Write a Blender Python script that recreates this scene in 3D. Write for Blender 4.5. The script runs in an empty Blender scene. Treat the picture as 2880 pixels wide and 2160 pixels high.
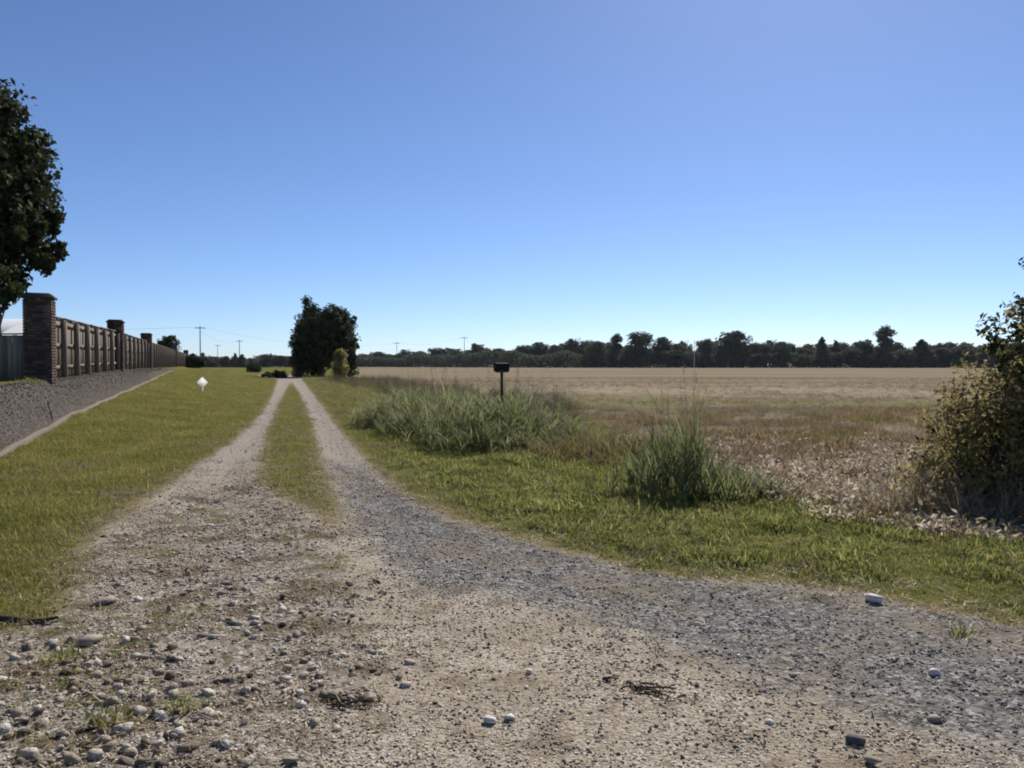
import bpy, math, random
import numpy as np

rng = np.random.default_rng(11)
random.seed(11)
R = math.radians
scene = bpy.context.scene

# ------------------------------------------------------------------ camera
CAM_H = 1.5
FPX = 2163.0                      # focal length in pixels of a 2880 px wide frame
PITCH = math.atan(56 / FPX)       # a little below level
cam_data = bpy.data.cameras.new('camera')
cam_data.sensor_width = 36.0
cam_data.lens = FPX / 2880 * 36.0
cam_data.clip_start = 0.05
cam_data.clip_end = 9000
cam = bpy.data.objects.new('camera', cam_data)
scene.collection.objects.link(cam)
cam.location = (0, 0, CAM_H)
cam.rotation_euler = (math.pi / 2 - PITCH, 0, 0)
scene.camera = cam

# ------------------------------------------------------------------ sky and sun
SUN_AZ, SUN_EL = R(21), R(41)     # azimuth to the right of straight ahead
world = bpy.data.worlds.new('World')
scene.world = world
world.use_nodes = True
wn = world.node_tree
wn.nodes.clear()
w_out = wn.nodes.new('ShaderNodeOutputWorld')
w_bg = wn.nodes.new('ShaderNodeBackground')
w_sky = wn.nodes.new('ShaderNodeTexSky')
w_sky.sky_type = 'NISHITA'
w_sky.sun_disc = False
w_sky.sun_elevation = SUN_EL
w_sky.sun_rotation = SUN_AZ
w_sky.altitude = 0
w_sky.air_density = 0.7
w_sky.dust_density = 0.2
w_sky.ozone_density = 6.0
w_bg.inputs['Strength'].default_value = 0.094
w_wb = wn.nodes.new('ShaderNodeMix')          # white balance of the whole sky
w_wb.data_type = 'RGBA'
w_wb.blend_type = 'MULTIPLY'
w_wb.inputs[0].default_value = 1.0
w_wb.inputs[7].default_value = (0.96, 0.97, 1.03, 1)
wn.links.new(w_sky.outputs['Color'], w_wb.inputs[6])
wn.links.new(w_wb.outputs[2], w_bg.inputs['Color'])
wn.links.new(w_bg.outputs['Background'], w_out.inputs['Surface'])
sun_data = bpy.data.lights.new('sun', 'SUN')
sun_data.energy = 4.9
sun_data.angle = R(0.53)
sun_data.color = (1.0, 0.95, 0.87)
sun = bpy.data.objects.new('sun', sun_data)
scene.collection.objects.link(sun)
sun.location = (20, 40, 60)
sun.rotation_euler = (math.pi / 2 - SUN_EL, 0, math.pi - SUN_AZ)

scene.view_settings.view_transform = 'Standard'
scene.view_settings.look = 'None'
scene.view_settings.exposure = 0.3
scene.view_settings.gamma = 1.0
scene.view_settings.use_curve_mapping = False
scene.render.engine = 'CYCLES'
scene.cycles.max_bounces = 5
scene.cycles.use_adaptive_sampling = True
scene.cycles.adaptive_threshold = 0.03
scene.cycles.transparent_max_bounces = 6
scene.cycles.use_denoising = True
scene.render.filter_size = 1.9
scene.cycles.filter_width = 1.9


# ------------------------------------------------------------------ helpers
def ray(dx, dy):
    """direction of a sight line through a point of the 2212 px wide survey print"""
    a = (dx * 1.302 - 1440) / FPX
    b = -(dy * 1.302 - 1080) / FPX
    c, s = math.cos(PITCH), math.sin(PITCH)
    return np.array([a, c + b * s, -s + b * c])


def gp(dx, dy, z=0.0):
    r = ray(dx, dy)
    t = (z - CAM_H) / r[2]
    return np.array([r[0] * t, r[1] * t])


def at_depth(dx, dy, y):
    r = ray(dx, dy)
    t = y / r[1]
    return np.array([r[0] * t, y, CAM_H + r[2] * t])


def hash2(ix, iy, seed):
    h = (ix.astype(np.int64) * 374761393 + iy.astype(np.int64) * 668265263 + seed * 1442695041) & 0xFFFFFFFF
    h = ((h ^ (h >> 13)) * 1274126177) & 0xFFFFFFFF
    return ((h ^ (h >> 16)) & 0xFFFF) / 65535.0


def vnoise(x, y, scale, seed=0):
    x = np.asarray(x, float) * scale
    y = np.asarray(y, float) * scale
    ix, iy = np.floor(x), np.floor(y)
    fx, fy = x - ix, y - iy
    fx = fx * fx * (3 - 2 * fx)
    fy = fy * fy * (3 - 2 * fy)
    a, b = hash2(ix, iy, seed), hash2(ix + 1, iy, seed)
    c, d = hash2(ix, iy + 1, seed), hash2(ix + 1, iy + 1, seed)
    return (a * (1 - fx) + b * fx) * (1 - fy) + (c * (1 - fx) + d * fx) * fy


def fbm(x, y, scale, seed=0, octv=3):
    v, amp, tot = 0, 1.0, 0
    for i in range(octv):
        v = v + amp * vnoise(x, y, scale * 2 ** i, seed + i * 17)
        tot += amp
        amp *= 0.5
    return v / tot


def sstep(a, b, v):
    t = np.clip((v - a) / (b - a), 0, 1)
    return t * t * (3 - 2 * t)


def signed_dist(x, y, poly):
    """positive inside the polygon"""
    px, py = x.ravel(), y.ravel()
    d2 = np.full(px.shape, 1e18)
    inside = np.zeros(px.shape, bool)
    n = len(poly)
    for i in range(n):
        ax, ay = poly[i]
        bx, by = poly[(i + 1) % n]
        ex, ey = bx - ax, by - ay
        L = ex * ex + ey * ey + 1e-12
        t = np.clip(((px - ax) * ex + (py - ay) * ey) / L, 0, 1)
        d2 = np.minimum(d2, (px - ax - t * ex) ** 2 + (py - ay - t * ey) ** 2)
        cond = (ay > py) != (by > py)
        with np.errstate(divide='ignore', invalid='ignore'):
            xi = (bx - ax) * (py - ay) / (by - ay + 1e-15) + ax
        inside ^= cond & (px < xi)
    d = np.sqrt(d2)
    return np.where(inside, d, -d).reshape(x.shape)


def mesh_np(name, V, F, mats=None, smooth=False, mat_idx=None):
    """F: list of integer arrays (n, k)"""
    me = bpy.data.meshes.new(name)
    V = np.asarray(V, np.float32)
    if not isinstance(F, (list, tuple)):
        F = [F]
    F = [np.asarray(f, np.int32) for f in F if len(f)]
    loops = np.concatenate([f.ravel() for f in F])
    counts = np.concatenate([np.full(len(f), f.shape[1], np.int32) for f in F])
    starts = np.concatenate([[0], np.cumsum(counts)[:-1]]).astype(np.int32)
    me.vertices.add(len(V))
    me.vertices.foreach_set('co', V.ravel())
    me.loops.add(len(loops))
    me.loops.foreach_set('vertex_index', loops)
    me.polygons.add(len(counts))
    me.polygons.foreach_set('loop_start', starts)
    me.polygons.foreach_set('loop_total', counts)
    if smooth:
        me.polygons.foreach_set('use_smooth', np.ones(len(counts), bool))
    for m in (mats or []):
        me.materials.append(m)
    if mat_idx is not None:
        me.polygons.foreach_set('material_index', np.asarray(mat_idx, np.int32))
    me.update(calc_edges=True)
    me.validate()
    return me


class Geo:
    def __init__(self):
        self.V, self.F, self.n = [], {}, 0

    def add(self, V, F):
        V = np.asarray(V, float)
        F = np.asarray(F, int)
        self.V.append(V)
        self.F.setdefault(F.shape[1], []).append(F + self.n)
        self.n += len(V)
        return self

    def mesh(self, name, mat, smooth=False):
        return mesh_np(name, np.concatenate(self.V), [np.concatenate(f) for f in self.F.values()], [mat], smooth)


BOXF = np.array([[0, 3, 2, 1], [4, 5, 6, 7], [0, 1, 5, 4], [1, 2, 6, 5], [2, 3, 7, 6], [3, 0, 4, 7]])


def box(x0, x1, y0, y1, z0, z1):
    return np.array([[x0, y0, z0], [x1, y0, z0], [x1, y1, z0], [x0, y1, z0],
                     [x0, y0, z1], [x1, y0, z1], [x1, y1, z1], [x0, y1, z1]], float), BOXF


def tube(pts, rad, sides=7, cap=True):
    pts = np.asarray(pts, float)
    n = len(pts)
    rad = np.broadcast_to(np.asarray(rad, float), (n,))
    tan = np.gradient(pts, axis=0)
    tan /= np.linalg.norm(tan, axis=1)[:, None] + 1e-9
    V = []
    for i in range(n):
        t = tan[i]
        ref = np.array([1.0, 0, 0]) if abs(t[2]) > 0.8 else np.array([0, 0, 1.0])
        a = np.cross(t, ref)
        a /= np.linalg.norm(a)
        b = np.cross(t, a)
        ang = np.linspace(0, 2 * math.pi, sides, endpoint=False)
        V.append(pts[i] + rad[i] * (np.cos(ang)[:, None] * a + np.sin(ang)[:, None] * b))
    V = np.concatenate(V)
    F = []
    for i in range(n - 1):
        for k in range(sides):
            k2 = (k + 1) % sides
            F.append([i * sides + k, i * sides + k2, (i + 1) * sides + k2, (i + 1) * sides + k])
    return V, np.array(F)


def obj(name, mesh, parent=None, loc=None, rot=None, scale=None):
    o = bpy.data.objects.new(name, mesh)
    scene.collection.objects.link(o)
    if parent is not None:
        o.parent = parent
    if loc is not None:
        o.location = loc
    if rot is not None:
        o.rotation_euler = rot
    if scale is not None:
        o.scale = scale
    return o


def tag(o, label=None, cat=None, group=None, kind=None):
    if label:
        o['label'] = label
    if cat:
        o['category'] = cat
    if group:
        o['group'] = group
    if kind:
        o['kind'] = kind
    return o


def thing(name, label, cat, loc=(0, 0, 0), rotz=0.0, group=None):
    o = bpy.data.objects.new(name, None)
    o.empty_display_size = 0.2
    scene.collection.objects.link(o)
    o.location = loc
    o.rotation_euler = (0, 0, rotz)
    return tag(o, label, cat, group)


# ------------------------------------------------------------------ node helper
class NT:
    def __init__(self, name):
        self.mat = bpy.data.materials.new(name)
        self.mat.use_nodes = True
        self.t = self.mat.node_tree
        self.t.nodes.clear()
        self.out = self.n('ShaderNodeOutputMaterial')

    def n(self, kind, **kw):
        nd = self.t.nodes.new(kind)
        for k, v in kw.items():
            setattr(nd, k, v)
        return nd

    def set(self, sock, v):
        if hasattr(v, 'is_linked') or isinstance(v, bpy.types.NodeSocket):
            self.t.links.new(v, sock)
        elif isinstance(v, tuple) and len(v) == 3 and sock.type == 'RGBA':
            sock.default_value = (*v, 1)
        else:
            sock.default_value = v

    def math(self, op, a, b=0.0, clamp=False):
        m = self.n('ShaderNodeMath', operation=op)
        m.use_clamp = clamp
        self.set(m.inputs[0], a)
        self.set(m.inputs[1], b)
        return m.outputs[0]

    def mix(self, f, a, b, blend='MIX'):
        m = self.n('ShaderNodeMix', data_type='RGBA', blend_type=blend)
        self.set(m.inputs[0], f)
        self.set(m.inputs[6], a)
        self.set(m.inputs[7], b)
        return m.outputs[2]

    def noise(self, vec, scale, detail=4.0, rough=0.55, out='Fac'):
        m = self.n('ShaderNodeTexNoise')
        self.set(m.inputs['Vector'], vec)
        m.inputs['Scale'].default_value = scale
        m.inputs['Detail'].default_value = detail
        m.inputs['Roughness'].default_value = rough
        return m.outputs[out]

    def vor(self, vec, scale, out='Color', rnd=1.0):
        m = self.n('ShaderNodeTexVoronoi')
        self.set(m.inputs['Vector'], vec)
        m.inputs['Scale'].default_value = scale
        m.inputs['Randomness'].default_value = rnd
        return m.outputs[out]

    def ramp(self, f, stops, interp='LINEAR'):
        m = self.n('ShaderNodeValToRGB')
        m.color_ramp.interpolation = interp
        while len(m.color_ramp.elements) < len(stops):
            m.color_ramp.elements.new(0.5)
        for e, (p, c) in zip(m.color_ramp.elements, stops):
            e.position = p
            e.color = (*c, 1) if len(c) == 3 else c
        self.set(m.inputs[0], f)
        return m.outputs[0]

    def smooth(self, v, a, b):
        m = self.n('ShaderNodeMapRange', interpolation_type='SMOOTHSTEP')
        self.set(m.inputs[0], v)
        m.inputs[1].default_value = a
        m.inputs[2].default_value = b
        return m.outputs[0]

    def pos(self):
        return self.n('ShaderNodeNewGeometry').outputs['Position']

    def objco(self):
        return self.n('ShaderNodeTexCoord').outputs['Object']

    def rnd(self):
        return self.n('ShaderNodeObjectInfo').outputs['Random']

    def island(self):
        return self.n('ShaderNodeNewGeometry').outputs['Random Per Island']

    def bump(self, h, strength=0.5, dist=0.02):
        b = self.n('ShaderNodeBump')
        b.inputs['Strength'].default_value = strength
        b.inputs['Distance'].default_value = dist
        self.set(b.inputs['Height'], h)
        return b.outputs[0]

    def principled(self, color, rough=0.8, normal=None, spec=0.3, metallic=0.0, translucent=0.0, tcolor=None):
        p = self.n('ShaderNodeBsdfPrincipled')
        self.set(p.inputs['Base Color'], color)
        self.set(p.inputs['Roughness'], rough)
        p.inputs['Specular IOR Level'].default_value = spec
        p.inputs['Metallic'].default_value = metallic
        if normal is not None:
            self.set(p.inputs['Normal'], normal)
        sh = p.outputs[0]
        if translucent:
            t = self.n('ShaderNodeBsdfTranslucent')
            self.set(t.inputs['Color'], tcolor if tcolor is not None else color)
            m = self.n('ShaderNodeMixShader')
            m.inputs[0].default_value = translucent
            self.t.links.new(sh, m.inputs[1])
            self.t.links.new(t.outputs[0], m.inputs[2])
            sh = m.outputs[0]
        self.t.links.new(sh, self.out.inputs['Surface'])
        return self.mat


def leaf_mat(name, c_dark, c_mid, c_light, translucent=0.3, rough=0.55, spec=0.35, patch=0.5, seed_island=True, pw=0.55):
    k = NT(name)
    f = k.island() if seed_island else k.rnd()
    n = k.noise(k.pos(), patch, 3.0)
    v = k.math('ADD', k.math('MULTIPLY', f, 0.6), k.math('MULTIPLY', n, pw))
    v = k.math('SUBTRACT', v, 0.08 + (pw - 0.55) * 0.5, clamp=True)
    c = k.ramp(v, [(0.1, c_dark), (0.5, c_mid), (0.9, c_light)])
    return k.principled(c, rough, spec=spec, translucent=translucent)


def plain_mat(name, color, rough=0.7, var=0.15, scale=8.0, spec=0.3, bump=0.0, metallic=0.0):
    k = NT(name)
    co = k.objco()
    n = k.noise(co, scale, 5.0)
    c = k.mix(n, tuple(x * (1 - var) for x in color), tuple(min(1, x * (1 + var)) for x in color))
    nm = k.bump(k.noise(co, scale * 5, 4.0), bump, 0.01) if bump else None
    return k.principled(c, rough, nm, spec=spec, metallic=metallic)


# ------------------------------------------------------------------ ground masks
FX, FY = -11.65, 19.0             # first brick pillar on the fence line
DX, DY = -0.356, 0.9345           # along the fence
NX, NY = 0.9345, 0.356            # from the fence towards the track

OUTER = [gp(*p) for p in [
    (560, 813), (600, 819), (590, 850), (576, 876), (545, 915), (505, 950), (455, 985), (405, 1020), (348, 1058), (288, 1095),
    (220, 1145), (182, 1185), (168, 1225), (158, 1265), (140, 1310), (90, 1340), (0, 1362), (-260, 1420), (-500, 1700)]]
OUTER += [np.array(p) for p in [(-6.0, 1.2), (-9.0, -3.9), (9.0, -3.9), (6.5, 1.5)]]
OUTER += [gp(*p) for p in [
    (2600, 1430), (2212, 1352), (1990, 1312), (1850, 1282), (1720, 1264), (1560, 1255), (1400, 1238), (1280, 1203), (1180, 1178),
    (1080, 1150), (985, 1118), (905, 1085), (845, 1045), (795, 1000), (752, 950), (720, 910), (690, 868), (662, 832), (648, 812), (600, 806), (560, 809)]]
STRIP = [gp(*p) for p in [
    (630, 824), (614, 850), (598, 885), (582, 925), (570, 970), (562, 1010), (556, 1040), (596, 1066), (645, 1085), (700, 1125),
    (722, 1135), (735, 1112), (714, 1060), (699, 1010), (684, 960), (674, 920), (662, 885), (647, 850)]]
GREY = [gp(*p) for p in [
    (690, 990), (780, 1005), (850, 1050), (985, 1118), (1280, 1200), (1560, 1252), (1990, 1310), (2500, 1400), (2500, 1690),
    (2150, 1640), (1900, 1560), (1620, 1450), (1450, 1400), (1250, 1330), (1050, 1290), (900, 1275), (820, 1200), (745, 1110)]]
COARSE = [gp(*p) for p in [
    (540, 1040), (400, 1050), (180, 1190), (90, 1330), (-300, 1390), (-500, 1750), (560, 1750), (720, 1600), (790, 1470), (780, 1300), (700, 1150), (620, 1080)]]
FIELD = [np.array(p) for p in [
    (-24.0, 108.0), (-13.0, 68.0), (-6.0, 45.0), (-1.6, 30.0), (1.7, 21.5), (2.55, 14.6), (3.1, 11.4), (3.0, 9.0), (3.3, 7.3), (4.0, 6.75), (7.5, 6.2), (20, 4.5),
    (60, 0), (3000, 0), (3000, 4000), (-900, 4000), (-150, 700), (-60, 300)]]


def fence_coords(x, y):
    return (x - FX) * NX + (y - FY) * NY, (x - FX) * DX + (y - FY) * DY


FB_S, FB_Z = [-25, 0, 15, 40, 90, 130, 180], [1.05, 1.10, 1.26, 1.25, 1.24, 1.1, 0.0]
CZ_S, CZ_Z = [-25, -9, -6.7, -2.2, 10.6, 37, 70, 110, 160], [0.0, 0.0, 0.03, 0.22, 0.42, 0.9, 1.0, 0.8, 0.0]


def base_height(x, y):
    u, s = fence_coords(x, y)
    fb = np.interp(s, FB_S, FB_Z)
    cz = np.interp(s, CZ_S, CZ_Z)
    W = np.interp(s, [-10, 0, 50, 90], [3.0, 4.3, 7.4, 9.0])
    lawn = cz * (1 - sstep(0.0, 1.0, (u - 0.75) / W))
    bank_t = sstep(0.80, 0.14, u)
    z = np.where(u > 0.8, lawn, lawn * (1 - bank_t) + fb * bank_t)
    far = sstep(-70.0, -40.0, u)
    return z * far


def masks(x, y):
    so = signed_dist(x, y, OUTER)
    ss = signed_dist(x, y, STRIP)
    sd = np.minimum(so, -ss)
    gravel = np.clip(0.5 + sd / 0.5, 0, 1)
    grey = np.clip(0.5 + signed_dist(x, y, GREY) / 0.9, 0, 1)
    coarse = np.clip(0.5 + signed_dist(x, y, COARSE) / 0.7, 0, 1)
    sf = signed_dist(x, y, FIELD)
    field = np.clip(0.5 + sf / 0.9, 0, 1)
    u, s = fence_coords(x, y)
    bank = np.where((s > -30) & (s < 75), sstep(0.92, 0.78, u) * sstep(0.0, 0.15, u), 0)
    bank = bank * sstep(62, 45, s)
    return gravel, grey, coarse, field, bank, sd, sf


def height(x, y):
    x = np.asarray(x, float)
    y = np.asarray(y, float)
    return base_height(x, y) + micro(x, y)


def micro(x, y):
    near = 1 / (1 + (np.hypot(x, y) / 60) ** 2)
    so = signed_dist(x, y, OUTER)
    ss = signed_dist(x, y, STRIP)
    sd = np.minimum(so, -ss)
    rut = sstep(0.0, 0.6, sd) * sstep(5.5, 8.0, y)
    z = 0.05 * (fbm(x, y, 0.35, 3) - 0.5) + 0.03 * (fbm(x, y, 1.7, 5) - 0.5)
    z = z + 0.016 * (fbm(x, y, 9.0, 9, 2) - 0.5)
    u, s = fence_coords(x, y)
    onbank = np.where((s > -30) & (s < 60), sstep(1.0, 0.8, u) * sstep(-0.3, 0.05, u), 0)
    z = z + onbank * 0.02 * (fbm(x, y, 3.2, 21) - 0.5)
    return z * near - 0.045 * rut


# ------------------------------------------------------------------ ground material
def ground_material():
    k = NT('ground_surface')
    p = k.pos()
    a1 = k.n('ShaderNodeAttribute', attribute_name='mask_a')
    a2 = k.n('ShaderNodeAttribute', attribute_name='mask_b')
    s1 = k.n('ShaderNodeSeparateColor')
    s2 = k.n('ShaderNodeSeparateColor')
    k.t.links.new(a1.outputs['Color'], s1.inputs[0])
    k.t.links.new(a2.outputs['Color'], s2.inputs[0])
    gravel, grey, coarse = s1.outputs
    field, bank, rutted = s2.outputs
    n_small = k.noise(p, 6.0, 5.0, 0.65)
    n_mid = k.noise(p, 1.1, 4.0)
    n_big = k.noise(p, 0.22, 3.0)
    n_fine = k.noise(p, 55.0, 3.0, 0.6)
    # soil under the mown grass
    grass = k.ramp(n_mid, [(0.25, (0.085, 0.092, 0.022)), (0.5, (0.14, 0.14, 0.036)), (0.75, (0.19, 0.165, 0.065))])
    grass = k.mix(k.smooth(n_big, 0.45, 0.68), grass, (0.18, 0.16, 0.065))
    grass = k.mix(k.math('MULTIPLY', n_fine, 0.6), grass, (0.085, 0.075, 0.022))
    # gravel, three sorts
    vc = k.vor(p, 42.0)
    vs = k.n('ShaderNodeSeparateColor')
    k.t.links.new(vc, vs.inputs[0])
    vb = k.vor(p, 95.0)
    vt = k.n('ShaderNodeSeparateColor')
    k.t.links.new(vb, vt.inputs[0])
    tan = k.ramp(vt.outputs[0], [(0.0, (0.155, 0.125, 0.090)), (0.35, (0.32, 0.27, 0.208)), (0.7, (0.41, 0.355, 0.275)), (1.0, (0.54, 0.48, 0.385))])
    tan = k.mix(k.math('MULTIPLY', k.smooth(n_mid, 0.35, 0.7), 0.8), tan, (0.285, 0.235, 0.172))
    tan = k.mix(k.math('MULTIPLY', k.smooth(n_small, 0.5, 0.75), 0.6), tan, (0.14, 0.105, 0.07))
    grc = k.ramp(vs.outputs[0], [(0.0, (0.07, 0.065, 0.059)), (0.4, (0.165, 0.156, 0.144)), (0.75, (0.23, 0.218, 0.20)), (1.0, (0.38, 0.36, 0.33))])
    grc = k.mix(k.math('MULTIPLY', k.smooth(n_mid, 0.46, 0.66), 0.7), grc, (0.22, 0.178, 0.128))
    crs = k.ramp(vs.outputs[1], [(0.0, (0.11, 0.088, 0.068)), (0.4, (0.245, 0.208, 0.165)), (0.8, (0.335, 0.295, 0.245)), (1.0, (0.47, 0.43, 0.375))])
    crs = k.mix(k.math('MULTIPLY', k.smooth(n_mid, 0.5, 0.7), 0.6), crs, (0.165, 0.13, 0.088))
    wob = k.math('SUBTRACT', n_small, 0.5)
    n_pat = k.noise(p, 2.6, 5.0, 0.6)
    dirt = k.smooth(n_pat, 0.53, 0.64)
    tan = k.mix(k.math('MULTIPLY', dirt, 0.6), tan, (0.17, 0.128, 0.085))
    tan = k.mix(k.math('MULTIPLY', rutted, 0.6), tan, (0.285, 0.255, 0.225))
    grc = k.mix(k.math('MULTIPLY', dirt, 0.55), grc, (0.115, 0.10, 0.085))
    crs = k.mix(k.math('MULTIPLY', k.smooth(n_pat, 0.49, 0.60), 0.85), crs, (0.115, 0.084, 0.054))
    grey_e = k.smooth(k.math('ADD', grey, k.math('MULTIPLY', k.math('ADD', wob, k.math('SUBTRACT', n_mid, 0.5)), 0.9)), 0.3, 0.75)
    crs_e = k.smooth(k.math('ADD', coarse, k.math('MULTIPLY', k.math('ADD', wob, k.math('SUBTRACT', n_mid, 0.5)), 0.9)), 0.3, 0.75)
    gr = k.mix(crs_e, tan, crs)
    gr = k.mix(grey_e, gr, grc)
    # a straw and dust rim where gravel runs into grass
    gv = k.math('ADD', gravel, k.math('MULTIPLY', wob, 0.75))
    rim = k.mix(k.smooth(gv, 0.12, 0.45), grass, (0.19, 0.155, 0.085))
    col = k.mix(k.smooth(gv, 0.42, 0.68), rim, gr)
    # harvested field: trash and bare soil in bands
    sep = k.n('ShaderNodeSeparateXYZ')
    k.t.links.new(p, sep.inputs[0])
    mp = k.n('ShaderNodeMapping')
    mp.inputs['Scale'].default_value = (0.02, 0.22, 1.0)
    mp.inputs['Rotation'].default_value = (0, 0, 0.05)
    k.t.links.new(p, mp.inputs['Vector'])
    band = k.noise(mp.outputs[0], 1.0, 5.0, 0.6)
    fld = k.ramp(band, [(0.30, (0.15, 0.117, 0.076)), (0.46, (0.21, 0.170, 0.114)), (0.60, (0.29, 0.24, 0.165)), (0.75, (0.23, 0.192, 0.125))])
    fld = k.mix(k.math('MULTIPLY', k.smooth(n_small, 0.45, 0.75), 0.55), fld, (0.11, 0.078, 0.05))
    yy = k.math('ADD', sep.outputs[1], k.math('MULTIPLY', sep.outputs[0], 0.16))
    yy = k.math('ADD', yy, k.math('MULTIPLY', k.math('SUBTRACT', n_big, 0.5), 9.0))
    g_in = k.math('MULTIPLY', k.smooth(yy, 26.0, 28.5), k.smooth(yy, 37.0, 33.0))
    fld = k.mix(k.math('MULTIPLY', g_in, 0.65), fld, (0.15, 0.15, 0.06))
    t_in = k.math('MULTIPLY', k.smooth(yy, 36.0, 40.0), k.smooth(yy, 66.0, 48.0))
    fld = k.mix(k.math('MULTIPLY', t_in, 0.6), fld, (0.33, 0.275, 0.20))
    fe = k.smooth(k.math('ADD', field, k.math('MULTIPLY', wob, 0.8)), 0.3, 0.7)
    col = k.mix(fe, col, fld)
    # dark stony bank
    bk = k.ramp(vs.outputs[2], [(0.0, (0.055, 0.047, 0.041)), (0.5, (0.10, 0.087, 0.076)), (1.0, (0.16, 0.14, 0.123))])
    bk = k.mix(k.math('MULTIPLY', k.smooth(n_mid, 0.5, 0.7), 0.5), bk, (0.075, 0.062, 0.042))
    col = k.mix(k.smooth(k.math('ADD', bank, k.math('MULTIPLY', wob, 0.5)), 0.35, 0.65), col, bk)
    vd = k.vor(p, 42.0, 'Distance')
    h = k.math('ADD', k.math('MULTIPLY', k.math('SUBTRACT', 1.0, vd), 0.25), k.math('MULTIPLY', n_fine, 1.3))
    h = k.math('ADD', h, k.math('MULTIPLY', n_small, 1.2))
    return k.principled(col, 0.92, k.bump(h, 0.75, 0.016), spec=0.0)


M_GROUND = ground_material()


def build_ground():
    xs = np.concatenate([
        -np.geomspace(38, 3200, 26)[::-1], np.arange(-37.5, -21.0, 0.3), np.arange(-21.0, -9.0, 0.11), np.arange(-9.0, 8.5, 0.09), np.arange(8.5, 40, 0.6), np.geomspace(41, 3200, 26)])
    ys = np.concatenate([np.arange(-4.0, 14.0, 0.09), np.arange(14.0, 42, 0.16), np.arange(42, 130, 1.0), np.geomspace(132, 3800, 26)])
    X, Y = np.meshgrid(xs, ys)
    gravel, grey, coarse, field, bank, sd, sf = masks(X, Y)
    Z = height(X, Y)
    nx, ny = len(xs), len(ys)
    V = np.stack([X.ravel(), Y.ravel(), Z.ravel()], 1)
    i = np.arange(nx * ny).reshape(ny, nx)
    Q = np.stack([i[:-1, :-1], i[:-1, 1:], i[1:, 1:], i[1:, :-1]], -1).reshape(-1, 4)
    fc = lambda A: A.ravel()[Q].mean(1)
    kind = np.zeros(len(Q), int)
    kind[fc(field) > 0.5] = 2
    kind[fc(gravel) > 0.5] = 1
    kind[fc(bank) > 0.5] = 3
    cols_a = np.stack([gravel.ravel(), grey.ravel(), coarse.ravel(), np.ones(nx * ny)], 1)
    cols_b = np.stack([field.ravel(), bank.ravel(), sstep(7.0, 13.0, Y).ravel(), np.ones(nx * ny)], 1)
    # smooth normals computed over the whole sheet so that the seams do not show
    dzdx = np.gradient(Z, xs, axis=1)
    dzdy = np.gradient(Z, ys, axis=0)
    Nn = np.stack([-dzdx.ravel(), -dzdy.ravel(), np.ones(nx * ny)], 1)
    Nn /= np.linalg.norm(Nn, axis=1)[:, None]
    out = {}
    for kd, name, label in ((0, 'ground', 'mown grass ground around the track'), (1, 'gravel_track', 'gravel track splitting into two ruts'),
                            (2, 'field', 'flat brown harvested field'), (3, 'gravel_bank', 'dark stony bank below the fence')):
        q = Q[kind == kd]
        used, inv = np.unique(q.ravel(), return_inverse=True)
        me = mesh_np(name, V[used], inv.reshape(-1, 4), [M_GROUND], smooth=True)
        for an, arr in (('mask_a', cols_a), ('mask_b', cols_b)):
            at = me.color_attributes.new(an, 'FLOAT_COLOR', 'POINT')
            at.data.foreach_set('color', arr[used].astype(np.float32).ravel())
        me.normals_split_custom_set_from_vertices(Nn[used])
        o = obj(name, me)
        tag(o, label, kind='structure')
        out[name] = o
    return out


SET = build_ground()


# ------------------------------------------------------------------ blades, leaves, tufts
def blades(base, az, length, lean, bend, width, seg=4, twist=None, taper=1.6):
    """arching blades; all arguments arrays of n"""
    n = len(base)
    base = np.asarray(base, float)
    az, length, lean, bend, width = [np.broadcast_to(np.asarray(a, float), (n,)) for a in (az, length, lean, bend, width)]
    tw = np.zeros(n) if twist is None else twist
    d = np.stack([np.cos(az), np.sin(az), np.zeros(n)], 1)
    side = np.stack([-np.sin(az + tw), np.cos(az + tw), np.zeros(n)], 1)
    p = base.copy()
    V = np.zeros((n, seg + 1, 2, 3))
    for j in range(seg + 1):
        t = j / seg
        w = width * max(0.03, (1 - t ** taper)) * (0.65 + 0.35 * min(1, t * 3))
        V[:, j, 0] = p - side * (w / 2)[:, None]
        V[:, j, 1] = p + side * (w / 2)[:, None]
        th = lean + bend * (t + 0.5 / seg)
        p = p + (length / seg)[:, None] * (d * np.sin(th)[:, None] + np.array([0, 0, 1.0]) * np.cos(th)[:, None])
    F = []
    b0 = (np.arange(n) * (seg + 1) * 2)[:, None]
    for j in range(seg):
        F.append(b0 + np.array([[2 * j, 2 * j + 1, 2 * j + 3, 2 * j + 2]]))
    return V.reshape(-1, 3), np.concatenate(F)


def leaf_cards(C, size, up=0.3, aspect=0.55, normals=None, droop=0.0):
    """diamond leaves folded a little along the midrib"""
    n = len(C)
    size = np.broadcast_to(np.asarray(size, float), (n,))
    nn = rng.normal(size=(n, 3))
    nn[:, 2] = nn[:, 2] + up * 2
    if normals is not None:
        nn = nn + normals * 1.1
    nn /= np.linalg.norm(nn, axis=1)[:, None]
    a = np.cross(nn, rng.normal(size=(n, 3)))
    a /= np.linalg.norm(a, axis=1)[:, None] + 1e-9
    a[:, 2] -= droop
    b = np.cross(nn, a)
    s = size[:, None]
    fold = nn * s * 0.12
    V = np.stack([C - a * s * 0.5, C + b * s * aspect * 0.5 + fold - a * s * 0.06, C + a * s * 0.5, C - b * s * aspect * 0.5 + fold - a * s * 0.06], 1)
    i = (np.arange(n) * 4)[:, None]
    return V.reshape(-1, 3), i + np.array([[0, 1, 2, 3]])


def unit(n):
    v = rng.normal(size=(n, 3))
    return v / np.linalg.norm(v, axis=1)[:, None]


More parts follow.
